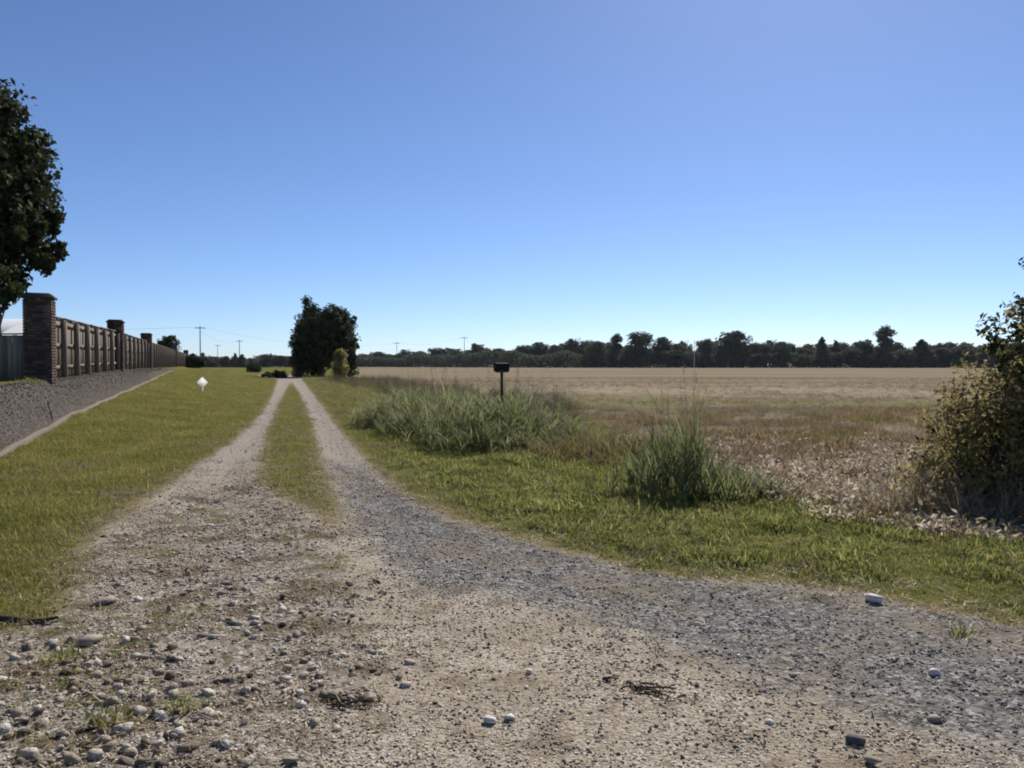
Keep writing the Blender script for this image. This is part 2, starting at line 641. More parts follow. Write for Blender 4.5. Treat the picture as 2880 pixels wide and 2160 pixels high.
def crown_points(lobes, n, clumps=40, clump_r=0.22, inner=0.25):
    """clumped points over the shells of ellipsoid lobes; returns points and outward normals"""
    L = np.array(lobes, float)
    area = (L[:, 3] * L[:, 5]) ** 1.0
    pick = rng.choice(len(L), size=clumps, p=area / area.sum())
    d = unit(clumps)
    rad = 0.72 + 0.3 * rng.random(clumps)
    cc = L[pick, :3] + d * L[pick, 3:6] * rad[:, None]
    csz = clump_r * (0.6 + 0.8 * rng.random(clumps))
    who = rng.integers(0, clumps, n)
    g = unit(n) * (rng.random(n) ** 0.5)[:, None]
    P = cc[who] + g * csz[who][:, None] * L[pick[who], 3:6].mean(1)[:, None]
    # some leaves deep inside keep the crown from being hollow
    k = int(n * inner)
    li = rng.choice(len(L), size=k, p=area / area.sum())
    P[:k] = L[li, :3] + unit(k) * L[li, 3:6] * (rng.random(k) ** 0.5 * 0.85)[:, None]
    ctr = L[:, :3].mean(0)
    Nn = P - ctr
    Nn /= np.linalg.norm(Nn, axis=1)[:, None] + 1e-9
    return P, Nn


def trunk_geo(h, r, lobes, limbs=6, bend=0.15, sides=8, start=0.35):
    g = Geo()
    t = np.linspace(0, 1, 7)
    off = np.cumsum(rng.normal(size=(7, 2)) * bend * 0.25, 0)
    off[0] = 0
    pts = np.stack([off[:, 0], off[:, 1], t * h - 0.05], 1)
    rr = r * (1.0 - 0.75 * t)
    rr[0] *= 1.35
    g.add(*tube(pts, rr, sides))
    L = np.array(lobes, float)
    for i in range(limbs):
        tt = start + (0.95 - start) * (i + 0.5) / limbs
        p0 = np.array([np.interp(tt, t, pts[:, 0]), np.interp(tt, t, pts[:, 1]), np.interp(tt, t, pts[:, 2])])
        lb = L[i % len(L)]
        p1 = lb[:3] + unit(1)[0] * lb[3:6] * 0.55
        mid = (p0 + p1) / 2 + np.array([0, 0, 0.12 * np.linalg.norm(p1 - p0)]) + rng.normal(size=3) * 0.08
        cv = np.array([p0, p0 * 0.5 + mid * 0.5, mid, (mid + p1) / 2, p1])
        g.add(*tube(cv, np.linspace(r * (0.45 - 0.2 * tt), r * 0.06, 5), 6))
    return g


# materials
M_LEAF_DARK = leaf_mat('foliage_dark', (0.016, 0.022, 0.009), (0.038, 0.048, 0.017), (0.080, 0.088, 0.030), 0.3, 0.75, 0.12, patch=0.9)
M_LEAF_MID = leaf_mat('foliage_mid', (0.022, 0.036, 0.012), (0.045, 0.065, 0.020), (0.085, 0.10, 0.03), 0.3, 0.75, 0.12, patch=0.7)
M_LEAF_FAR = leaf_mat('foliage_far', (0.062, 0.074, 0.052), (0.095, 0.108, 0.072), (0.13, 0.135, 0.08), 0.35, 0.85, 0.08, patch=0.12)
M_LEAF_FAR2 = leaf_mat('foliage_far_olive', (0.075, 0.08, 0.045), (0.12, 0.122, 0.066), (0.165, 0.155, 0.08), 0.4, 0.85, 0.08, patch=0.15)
M_LEAF_OLIVE = leaf_mat('foliage_olive', (0.15, 0.125, 0.040), (0.28, 0.24, 0.075), (0.42, 0.36, 0.15), 0.58, 0.7, 0.15, patch=3.0)
M_LEAF_BROWN = leaf_mat('foliage_brown', (0.10, 0.064, 0.032), (0.22, 0.152, 0.08), (0.38, 0.29, 0.17), 0.52, 0.7, 0.15, patch=3.0)
M_BARK = plain_mat('bark', (0.085, 0.068, 0.052), 0.9, 0.4, 6, bump=0.6)
M_BARK_PALE = plain_mat('bark_pale', (0.30, 0.28, 0.25), 0.9, 0.2, 6)
M_GRASS = leaf_mat('grass_blades', (0.145, 0.15, 0.034), (0.245, 0.238, 0.06), (0.39, 0.34, 0.125), 0.5, 0.75, 0.08, patch=0.8, pw=1.0)
M_GRASS_LUSH = leaf_mat('grass_lush', (0.11, 0.135, 0.030), (0.235, 0.25, 0.062), (0.41, 0.37, 0.14), 0.5, 0.7, 0.1, patch=1.7, pw=1.3)
M_GRASS_DRY = leaf_mat('grass_dry', (0.15, 0.11, 0.058), (0.28, 0.22, 0.13), (0.46, 0.385, 0.25), 0.3, 0.6, 0.2, patch=0.9)
M_GRASS_OLIVE = leaf_mat('grass_olive', (0.10, 0.082, 0.03), (0.20, 0.165, 0.06), (0.32, 0.27, 0.11), 0.45, 0.7, 0.12, patch=1.4, pw=0.9)
M_WEED = leaf_mat('weed_leaves', (0.10, 0.115, 0.038), (0.21, 0.225, 0.085), (0.40, 0.405, 0.21), 0.48, 0.65, 0.15, patch=1.8, pw=1.0)
M_WEED_DARK = leaf_mat('weed_leaves_dark', (0.085, 0.10, 0.036), (0.175, 0.195, 0.075), (0.34, 0.345, 0.17), 0.48, 0.65, 0.15, patch=1.5)
M_SEED = leaf_mat('seed_heads', (0.085, 0.062, 0.040), (0.15, 0.115, 0.075), (0.22, 0.18, 0.12), 0.2, 0.7, 0.2, patch=1.0)
M_TRASH = leaf_mat('dry_leaves', (0.17, 0.12, 0.075), (0.52, 0.43, 0.31), (0.86, 0.78, 0.64), 0.45, 0.7, 0.15, patch=2.0)

k = NT('stone')
co = k.objco()
cv = k.ramp(k.rnd(), [(0.0, (0.11, 0.08, 0.055)), (0.2, (0.21, 0.165, 0.12)), (0.45, (0.33, 0.27, 0.20)), (0.7, (0.43, 0.37, 0.29)), (0.88, (0.56, 0.50, 0.41)), (1.0, (0.70, 0.66, 0.58))])
cv = k.mix(k.math('MULTIPLY', k.noise(co, 3.0, 5), 0.5), cv, (0.16, 0.12, 0.085))
M_STONE = k.principled(cv, 0.85, k.bump(k.noise(co, 9, 4), 0.4, 0.05), spec=0.25)
k = NT('stone_grey')
co = k.objco()
cv = k.ramp(k.rnd(), [(0.0, (0.06, 0.058, 0.056)), (0.3, (0.14, 0.136, 0.13)), (0.6, (0.215, 0.21, 0.20)), (0.9, (0.31, 0.30, 0.285)), (1.0, (0.52, 0.50, 0.46))])
cv = k.mix(k.math('MULTIPLY', k.noise(co, 3.0, 5), 0.35), cv, (0.14, 0.125, 0.11))
M_STONE_GREY = k.principled(cv, 0.85, k.bump(k.noise(co, 9, 4), 0.4, 0.05), spec=0.25)
M_STONE_WHITE = plain_mat('stone_white', (0.62, 0.58, 0.51), 0.8, 0.22, 7, bump=0.4)
M_STONE_DARK = plain_mat('stone_dark', (0.085, 0.082, 0.085), 0.8, 0.3, 7, bump=0.4)
M_STONE_TAN = plain_mat('stone_tan', (0.34, 0.28, 0.21), 0.85, 0.35, 6, bump=0.5)


def ico():
    import bmesh
    bm = bmesh.new()
    bmesh.ops.create_icosphere(bm, subdivisions=2, radius=1.0)
    V = np.array([v.co[:] for v in bm.verts])
    F = np.array([[v.index for v in f.verts] for f in bm.faces])
    bm.free()
    return V, F


ICO_V, ICO_F = ico()


def ico1():
    import bmesh
    bm = bmesh.new()
    bmesh.ops.create_icosphere(bm, subdivisions=1, radius=1.0)
    V = np.array([v.co[:] for v in bm.verts])
    F = np.array([[v.index for v in f.verts] for f in bm.faces])
    bm.free()
    return V, F


ICO1_V, ICO1_F = ico1()


def stone_mesh(name, mat, seed, flat=0.6, fine=False, amp=0.4, cuts=7, lim0=0.34):
    r = np.random.default_rng(seed)
    V = (ICO_V if fine else ICO1_V).copy()
    F = ICO_F if fine else ICO1_F
    for _ in range(cuts):                     # broken faces
        d = r.normal(size=3)
        d /= np.linalg.norm(d)
        lim = lim0 + 0.42 * r.random()
        h = V @ d
        V -= np.maximum(h - lim, 0)[:, None] * d
    V *= 1 + amp * 0.3 * (r.random((len(V), 1)) - 0.5)
    V *= np.array([0.75 + 0.5 * r.random(), 0.75 + 0.5 * r.random(), flat * (0.75 + 0.5 * r.random())])
    V /= np.abs(V[:, :2]).max() * 1.0
    return mesh_np(name, V * 0.5, F, [mat], smooth=False)


PROTO_COL = {}


def proto_collection(name, meshes):
    c = bpy.data.collections.new(name)
    for i, m in enumerate(meshes):
        o = bpy.data.objects.new('%s_%02d' % (name, i), m)
        c.objects.link(o)
    return c


def scatter(name, P, rot, scl, idx, meshes, label=None, cat=None, parent=None):
    """one object that instances small meshes on its own points"""
    P = np.asarray(P, np.float32)
    n = len(P)
    me = bpy.data.meshes.new(name)
    me.vertices.add(n)
    me.vertices.foreach_set('co', P.ravel())
    for an, ty, key, arr in (('rot', 'FLOAT_VECTOR', 'vector', np.asarray(rot, np.float32)), ('scl', 'FLOAT_VECTOR', 'vector', np.asarray(scl, np.float32)),
                             ('pick', 'INT', 'value', np.asarray(idx, np.int32))):
        at = me.attributes.new(an, ty, 'POINT')
        at.data.foreach_set(key, arr.ravel())
    for m in meshes[0].materials:
        me.materials.append(m)
    o = obj(name, me, parent)
    tag(o, label, cat, kind='stuff')
    col = proto_collection(name + '_kinds', meshes)
    ng = bpy.data.node_groups.new(name + '_scatter', 'GeometryNodeTree')
    ng.interface.new_socket('Geometry', in_out='INPUT', socket_type='NodeSocketGeometry')
    ng.interface.new_socket('Geometry', in_out='OUTPUT', socket_type='NodeSocketGeometry')
    N = ng.nodes
    gi, go = N.new('NodeGroupInput'), N.new('NodeGroupOutput')
    ci = N.new('GeometryNodeCollectionInfo')
    ci.inputs['Collection'].default_value = col
    ci.inputs['Separate Children'].default_value = True
    ci.inputs['Reset Children'].default_value = True
    ip = N.new('GeometryNodeInstanceOnPoints')
    ip.inputs['Pick Instance'].default_value = True

    def named(a, ty):
        x = N.new('GeometryNodeInputNamedAttribute')
        x.data_type = ty
        x.inputs['Name'].default_value = a
        return x.outputs[0]
    e2r = N.new('FunctionNodeEulerToRotation')
    ng.links.new(named('rot', 'FLOAT_VECTOR'), e2r.inputs[0])
    ng.links.new(gi.outputs[0], ip.inputs['Points'])
    ng.links.new(ci.outputs[0], ip.inputs['Instance'])
    ng.links.new(named('pick', 'INT'), ip.inputs['Instance Index'])
    ng.links.new(e2r.outputs[0], ip.inputs['Rotation'])
    ng.links.new(named('scl', 'FLOAT_VECTOR'), ip.inputs['Scale'])
    ng.links.new(ip.outputs[0], go.inputs[0])
    md = o.modifiers.new('scatter', 'NODES')
    md.node_group = ng
    return o


def rand_in(x0, x1, y0, y1, n):
    return rng.uniform(x0, x1, n), rng.uniform(y0, y1, n)


def wedge(n, y0, y1, pad=1.0, power=1.0):
    """points over the ground that lies ahead, spread a good step wider than the view"""
    t = rng.random(n)
    y = np.exp(np.log(y0) + t * (np.log(y1) - np.log(y0))) if power == 0 else y0 + (y1 - y0) * t ** power
    x = rng.uniform(-1, 1, n) * (0.70 * y + pad)
    return x, y


# ================================================================== BRICK PILLARS AND FENCE
k = NT('brick')
co = k.objco()
c = k.ramp(k.island(), [(0.0, (0.042, 0.027, 0.022)), (0.4, (0.066, 0.043, 0.036)), (0.75, (0.10, 0.068, 0.057)), (1.0, (0.145, 0.105, 0.092))])
c = k.mix(k.math('MULTIPLY', k.noise(co, 14, 5), 0.35), c, (0.12, 0.085, 0.07))
M_BRICK = k.principled(c, 0.9, k.bump(k.noise(co, 60, 3), 0.4, 0.006), spec=0.15)
M_MORTAR = plain_mat('mortar', (0.10, 0.082, 0.072), 0.95, 0.15, 20)
M_CAP = plain_mat('cap_concrete', (0.05, 0.042, 0.040), 0.9, 0.3, 6, bump=0.4)
k = NT('fence_wood')
co = k.objco()
c = k.ramp(k.island(), [(0.0, (0.15, 0.115, 0.085)), (0.5, (0.23, 0.185, 0.14)), (1.0, (0.33, 0.275, 0.22))])
mp = k.n('ShaderNodeMapping')
mp.inputs['Scale'].default_value = (10, 10, 0.8)
k.t.links.new(co, mp.inputs[0])
c = k.mix(k.math('MULTIPLY', k.noise(mp.outputs[0], 3.0, 5), 0.5), c, (0.085, 0.066, 0.05))
M_WOOD = k.principled(c, 0.88, spec=0.15)
M_CONC = plain_mat('edging_concrete', (0.165, 0.13, 0.095), 0.9, 0.2, 5, bump=0.5)

PW, PH = 0.60, 2.0


def pillar_meshes():
    core = Geo().add(*box(-PW / 2 + 0.028, PW / 2 - 0.028, -PW / 2 + 0.028, PW / 2 - 0.028, -0.4, PH))
    br = Geo()
    ch, j = 0.071, 0.011
    courses = int((PH + 0.15) / ch)
    for r in range(courses):
        z0 = -0.15 + r * ch
        z1 = min(z0 + ch - j, PH - 0.002)
        sh = 0.0 if r % 2 == 0 else 0.1
        for side in range(4):
            edges = [-PW / 2, -PW / 2 + 0.2 + (sh if side % 2 else -sh + 0.1), PW / 2 - 0.1 - (0.1 - sh), PW / 2 - 0.102]
            cuts = sorted(set([-PW / 2] + ([-PW / 2 + 0.2, 0.1] if r % 2 == 0 else [-PW / 2 + 0.1, 0.0, 0.2]) + [PW / 2 - 0.031]))
            for a, b in zip(cuts[:-1], cuts[1:]):
                pr = rng.uniform(-0.002, 0.003)
                V, F = box(a, b - j, -PW / 2 - pr, -PW / 2 + 0.03, z0, z1)
                th = side * math.pi / 2
                c_, s_ = math.cos(th), math.sin(th)
                V = np.stack([V[:, 0] * c_ - V[:, 1] * s_, V[:, 0] * s_ + V[:, 1] * c_, V[:, 2]], 1)
                br.add(V, F)
    cap = Geo()
    cap.add(*box(-PW / 2 - 0.035, PW / 2 + 0.035, -PW / 2 - 0.035, PW / 2 + 0.035, PH, PH + 0.065))
    a, b = PW / 2 + 0.01, PW / 2 - 0.06
    V = np.array([[-a, -a, PH + 0.065], [a, -a, PH + 0.065], [a, a, PH + 0.065], [-a, a, PH + 0.065],
                  [-b, -b, PH + 0.14], [b, -b, PH + 0.14], [b, b, PH + 0.14], [-b, b, PH + 0.14]])
    cap.add(V, BOXF)
    return core.mesh('pillar_core', M_MORTAR), br.mesh('brickwork', M_BRICK), cap.mesh('pillar_cap', M_CAP)


CORE, BRICKS, CAP = pillar_meshes()
FENCE_ANG = math.atan2(-DX, DY)             # turns local +y along the fence
S_POS = [-15.5, 0.0, 15.0, 30.0, 60.0, 90.0]
P_LABEL = {0.0: 'large brick pillar nearest in view, dark face with one sunlit side, at left end of fence',
           15.0: 'second brick pillar along the board fence, counting from the left edge',
           30.0: 'third brick pillar along the board fence, half the size of the second',
           60.0: 'small far brick pillar just before the fence meets the horizon',
           90.0: 'tiny last brick pillar at the far end of the fence'}


def fence_pt(s, u=0.0):
    return FX + s * DX + u * NX, FY + s * DY + u * NY


for s in S_POS:
    x, y = fence_pt(s)
    z = float(np.interp(s, FB_S, FB_Z))
    if s not in P_LABEL:
        continue
    t = thing('brick_pillar', P_LABEL[s], 'pillar', (x, y, z), FENCE_ANG, 'brick pillars of the fence')
    obj('core', CORE, t)
    tag(obj('brickwork', BRICKS, t), kind='stuff')
    obj('cap', CAP, t)

B_LABEL = ['low dark board fence turning away left of the nearest brick pillar',
           'tall board fence section with lit posts between the first and second pillars',
           'board fence section between the second and third brick pillars',
           'brownish board fence section between the third and fourth pillars',
           'far board fence section ending near the horizon']
FH = 1.62
for bi in range(5):
    s0, s1 = S_POS[bi] + PW / 2, S_POS[bi + 1] - PW / 2
    ang, fh = FENCE_ANG, FH
    if bi == 0:
        s0, s1, ang, fh = 0.0, 9.0, R(80), 1.12
    x, y = fence_pt(s0)
    if bi == 0:
        x, y = x - 0.33, y + 0.05
    z = float(np.interp(s0, FB_S, FB_Z))
    zf = (lambda d: 0.0) if bi == 0 else (lambda d: float(np.interp(s0 + d, FB_S, FB_Z)) - z)
    t = thing('board_fence', B_LABEL[bi], 'fence', (x, y, z), ang, 'board fence sections between brick pillars')
    L = s1 - s0
    g = Geo()
    nb = int(L / 0.145)
    for i in range(nb):
        d0 = i * L / nb
        top = fh + rng.uniform(-0.012, 0.012)
        zz = zf(d0)
        off = rng.uniform(-0.004, 0.004)
        g.add(*box(-0.012 + off, 0.012 + off, d0 + 0.004, d0 + L / nb - 0.006, zz + 0.04, zz + top))
    tag(obj('board_panel', g.mesh('board_panel', M_WOOD), t), kind='stuff')
    npost = max(2, int(round(L / 2.05)))
    for i in range(npost + 1):
        d0 = 0.06 + i * (L - 0.12) / npost
        zz = zf(d0)
        V, F = box(0.056, 0.196, -0.055, 0.055, -0.35, fh - 0.06)
        obj('post', Geo().add(V, F).mesh('post', M_WOOD), t, (0, d0, zz))
    for hz in ((0.2, 0.85) if bi == 0 else (0.25, 0.85, 1.42)):
        g = Geo()
        for i in range(int(L / 2.4) + 1):
            a0, a1 = i * 2.4, min((i + 1) * 2.4, L) - 0.004
            if a1 <= a0:
                continue
            V, F = box(0.017, 0.055, a0, a1, hz, hz + 0.09)
            V[:, 2] += np.array([zf(v) for v in V[:, 1]])
            g.add(V, F)
        obj('rail', g.mesh('rail', M_WOOD), t)
    g = Geo()                                  # flat cap board
    for i in range(int(L / 2.4) + 1):
        a0, a1 = i * 2.4, min((i + 1) * 2.4, L) - 0.004
        if a1 <= a0:
            continue
        V, F = box(-0.05, 0.07, a0, a1, fh + 0.014, fh + 0.045)
        V[:, 2] += np.array([zf(v) for v in V[:, 1]])
        g.add(V, F)
    obj('cap_board', g.mesh('cap_board', M_WOOD), t)

# pale concrete edging along the foot of the bank
g = Geo()
sv = np.arange(-14.0, 44.0, 0.5)
ring = []
for s in sv:
    jit = 0.03 * math.sin(s * 1.3) + 0.02 * math.sin(s * 3.1 + 1)
    w = 0.05
    pts = []
    for du, dz in ((-w, -0.12), (w, -0.12), (w, 0.075), (w - 0.02, 0.095), (-w + 0.02, 0.10), (-w, 0.08)):
        x, y = fence_pt(s, 0.86 + jit + du)
        xc, yc = fence_pt(s, 0.86 + jit)
        pts.append([x, y, float(height(np.array([xc]), np.array([yc]))[0]) + dz])
    ring.append(pts)
ring = np.array(ring)
V = ring.reshape(-1, 3)
F = []
for i in range(len(sv) - 1):
    for q in range(6):
        F.append([i * 6 + q, i * 6 + (q + 1) % 6, (i + 1) * 6 + (q + 1) % 6, (i + 1) * 6 + q])
tag(obj('concrete_edging', Geo().add(V, np.array(F)).mesh('concrete_edging', M_CONC)),
    'pale concrete edging strip along the foot of the dark bank', 'edging')

# ================================================================== WHITE HOUSE BEHIND THE FENCE
M_WHITE = plain_mat('white_siding', (0.80, 0.79, 0.76), 0.6, 0.05, 3)
M_ROOF = plain_mat('white_roof', (0.72, 0.72, 0.72), 0.4, 0.08, 2)
M_GLASS = plain_mat('window_glass', (0.03, 0.035, 0.04), 0.1, 0.1, 2, spec=0.6)
hx, hy = -31.75, 41.0
hz = float(height(np.array([hx]), np.array([hy]))[0]) - 0.5
t = thing('white_house', 'low white building behind the fence at the left edge', 'building', (hx, hy, hz), R(12))
g = Geo()
g.add(*box(-5, 5, -3.5, 3.5, -0.2, 2.0))
obj('wall', g.mesh('house_wall', M_WHITE), t)
V = np.array([[-5.3, -3.9, 1.96], [5.3, -3.9, 1.96], [5.3, 3.9, 1.96], [-5.3, 3.9, 1.96], [-5.3, 0, 3.2], [5.3, 0, 3.2],
              [-5.3, -3.9, 2.06], [5.3, -3.9, 2.06], [5.3, 3.9, 2.06], [-5.3, 3.9, 2.06]])
g = Geo()
g.add(V, np.array([[6, 7, 5, 4], [8, 9, 4, 5], [0, 1, 7, 6], [2, 3, 9, 8]]))
g.add(V, np.array([[1, 2, 8], [1, 8, 7], [3, 0, 6], [3, 6, 9], [7, 8, 5], [9, 6, 4]]))
obj('roof', g.mesh('house_roof', M_ROOF), t)
for wx in (-2.5, 2.0):
    w = obj('window', Geo().add(*box(wx - 0.6, wx + 0.6, -3.54, -3.49, 0.8, 1.8)).mesh('window', M_WHITE), t)
    obj('pane', Geo().add(*box(wx - 0.52, wx + 0.52, -3.56, -3.545, 0.88, 1.72)).mesh('pane', M_GLASS), w)

# ================================================================== TREES
def make_tree_meshes(name, lobes, trunk_h, trunk_r, n, size, leafmat, clumps=60, clump_r=0.25, inner=0.25, up=0.25, limbs=6, bark=M_BARK, aspect=0.6, bend=0.3):
    P, Nn = crown_points(lobes, n, clumps, clump_r, inner)
    sz = size * (0.6 + 0.8 * rng.random(n))
    V, F = leaf_cards(P, sz, up, aspect, Nn)
    cr = mesh_np(name + '_crown', V, F, [leafmat])
    tr = trunk_geo(trunk_h, trunk_r, lobes, limbs, bend).mesh(name + '_trunk', bark, True)
    return tr, cr


def place_tree(name, label, meshes, loc, rotz=0.0, scale=(1, 1, 1), group=None, cat='tree', parts=('trunk', 'crown')):
    t = thing(name, label, cat, loc, rotz, group)
    t.scale = scale
    for p, m in zip(parts, meshes):
        obj(p, m, t)
    return t


def gz(x, y):
    return float(height(np.array([float(x)]), np.array([float(y)]))[0])


# big tree reaching in from the left edge
lob = [(0.4, 0, 7.1, 4.3, 4.2, 3.9), (1.6, 0, 7.9, 3.0, 3.0, 2.7), (3.75, 0, 5.05, 1.75, 1.9, 1.45), (2.6, -0.4, 4.6, 1.8, 1.8, 1.3), (3.0, 0.2, 6.4, 2.0, 2.2, 1.9),
       (-2.6, 0.6, 6.6, 3.4, 3.2, 3.0), (0.4, -1.8, 5.6, 2.8, 2.4, 2.2), (0.2, 0, 9.4, 2.9, 2.9, 1.9)]
ms = make_tree_meshes('big_tree', lob, 8.5, 0.38, 150000, 0.22, M_LEAF_DARK, 1100, 0.15, 0.42, 0.25, 14)
place_tree('broadleaf_tree', 'tall dark broadleaf tree reaching in from the left edge above the fence', ms, (-20.25, 25.0, gz(-20.0, 25) - 0.6))

# lighter small tree under it, seen left of the first pillar
lob = [(0, 0, 2.65, 0.75, 0.75, 0.55), (0.25, 0, 2.35, 0.5, 0.5, 0.38), (-0.3, 0.1, 3.2, 0.65, 0.65, 0.5)]
ms = make_tree_meshes('small_tree', lob, 2.6, 0.09, 3600, 0.14, M_LEAF_MID, 60, 0.3, 0.25)
x, y = -15.75, 23.5
place_tree('small_tree', 'small pale green tree behind the fence left of the nearest pillar', ms, (x, y, gz(x, y)), 0.4, (1, 1, 1.05))

# round shrub showing over the fence top
lob = [(0, 0, 1.5, 1.15, 1.15, 1.15), (0.4, 0, 1.9, 0.8, 0.8, 0.75), (-0.5, 0, 1.7, 0.8, 0.8, 0.8)]
ms = make_tree_meshes('round_shrub', lob, 1.8, 0.08, 5000, 0.17, M_LEAF_DARK, 70, 0.25, 0.3)
p = at_depth(362, 742, 92)
place_tree('round_shrub', 'dark dome shaped shrub showing over the fence between third and fourth pillars', ms, (p[0], 92, gz(p[0], 92)), 0, (1.05, 1.05, 1.38), cat='shrub')

# lone tree group beside the track
lob = [(0.3, 0, 5.6, 3.3, 3.0, 3.2), (1.8, 0, 6.2, 2.6, 2.6, 2.6), (-0.9, 0, 4.0, 2.6, 2.6, 2.6), (2.5, -0.3, 4.4, 2.0, 2.0, 1.8), (0.8, 0, 7.6, 2.2, 2.2, 1.6), (-0.4, 0.4, 2.2, 2.6, 2.2, 1.9)]
ms = make_tree_meshes('lone_tree', lob, 7.0, 0.3, 34000, 0.30, M_LEAF_DARK, 300, 0.22, 0.36, 0.25, 10)
bx, by = at_depth(700, 800, 92)[:2]
place_tree('lone_tree', 'dense dark lone tree standing beside the far end of the track', ms, (bx - 0.35, by, -0.1), 0, (1.02, 1.0, 0.93))
lob = [(0, 0, 6.5, 1.0, 1.0, 2.0), (0.3, 0, 8.3, 0.85, 0.8, 1.7), (-0.4, 0, 5.6, 1.0, 1.0, 1.4)]
ms = make_tree_meshes('slim_tree', lob, 8.2, 0.16, 7000, 0.26, M_LEAF_MID, 70, 0.35, 0.3)
x = at_depth(664, 800, 95)[0]
place_tree('slim_tree', 'slim taller tree rising above the left shoulder of the lone tree', ms, (x, 95, -0.05), 0.2, (1, 1, 0.99))
lob = [(0, 0, 1.6, 1.1, 1.0, 1.6), (0.4, 0, 2.9, 0.8, 0.8, 1.0)]
ms = make_tree_meshes('side_bush', lob, 2.4, 0.06, 4200, 0.22, M_LEAF_DARK, 50, 0.3, 0.3)
x = at_depth(646, 800, 91)[0]
place_tree('side_bush', 'low dark bush tucked against the left foot of the lone tree', ms, (x, 91, -0.05), 0, (1, 1, 1), cat='bush')
lob = [(0, 0, 1.3, 0.75, 0.7, 1.3), (0.2, 0, 2.6, 0.6, 0.6, 0.9), (-0.3, 0, 0.7, 0.8, 0.7, 0.7)]
ms = make_tree_meshes('olive_sapling', lob, 2.5, 0.05, 3200, 0.19, M_LEAF_OLIVE, 40, 0.35, 0.25)
x = at_depth(734, 800, 76)[0]
place_tree('olive_sapling', 'yellowish olive sapling in front of the lone tree, at its right foot', ms, (x, 76, -0.05), 0, (1, 1, 0.95), cat='sapling')
lob = [(0, 0, 1.0, 0.7, 0.6, 1.0), (0.2, 0, 1.7, 0.5, 0.5, 0.7)]
ms = make_tree_meshes('dark_sapling', lob, 1.8, 0.05, 2600, 0.2, M_LEAF_DARK, 30, 0.35, 0.3)
x = at_depth(758, 800, 86)[0]
place_tree('side_bush', 'small dark bush peeping out right of the olive sapling', ms, (x, 86, -0.05), 0, (1.1, 1, 1.35), cat='bush')

# leafless pale sapling on the left of the group
g = Geo()


def twig(p, d, L, r, depth):
    q = p + d * L
    m = (p + q) / 2 + rng.normal(size=3) * 0.04 * L
    g.add(*tube([p, m, q], [r, r * 0.8, r * 0.6], 5))
    if depth:
        for _ in range(3):
            nd = d + rng.normal(size=3) * 0.42
            nd[2] += 0.12
            twig(q if rng.random() < 0.6 else m, nd / np.linalg.norm(nd), L * 0.66, r * 0.55, depth - 1)


twig(np.zeros(3), np.array([-0.12, 0, 1.0]) / 1.007, 3.0, 0.09, 4)
x = at_depth(634, 800, 93)[0]
t = thing('bare_sapling', 'pale leafless sapling at the left side of the lone tree', 'sapling', (x, 93, -0.05))
t.scale = (0.7, 0.7, 0.72)
obj('branches', g.mesh('bare_branches', M_BARK_PALE, True), t)

# ---- far tree line
PROTO = []
for i in range(9):
    if i < 5:          # rounded broadleaf of 10 m
        lob = [(0, 0, 6.0, 3.2, 3.2, 3.2), (rng.uniform(-1.6, 1.6), rng.uniform(-1, 1), 7.7, 2.3, 2.3, 2.0), (rng.uniform(-2.5, 2.5), 0, 4.6, 2.4, 2.4, 2.2),
               (rng.uniform(-2, 2), rng.uniform(-1, 1), 3.0, 2.6, 2.4, 2.4), (rng.uniform(-1, 1), 0, 8.6, 1.4, 1.4, 1.2)]
    elif i < 7:        # pointed
        lob = [(0, 0, 2.4, 2.6, 2.6, 2.0), (0, 0, 4.6, 2.1, 2.1, 2.0), (0.1, 0, 6.6, 1.5, 1.5, 1.8), (0, 0, 8.5, 0.8, 0.8, 1.5)]
    else:              # tall stem with a head
        lob = [(0, 0, 8.0, 1.9, 1.9, 1.8), (0.5, 0, 6.2, 1.6, 1.6, 1.5), (-0.6, 0, 3.6, 2.0, 2.0, 2.2), (0.4, 0, 2.0, 2.4, 2.2, 2.0)]
    PROTO.append(make_tree_meshes('far_tree_%d' % i, lob, 8.0, 0.22, 4200, 0.56, M_LEAF_FAR2 if i in (1, 3, 6) else M_LEAF_FAR, 90, 0.3, 0.5, 0.3, 5))

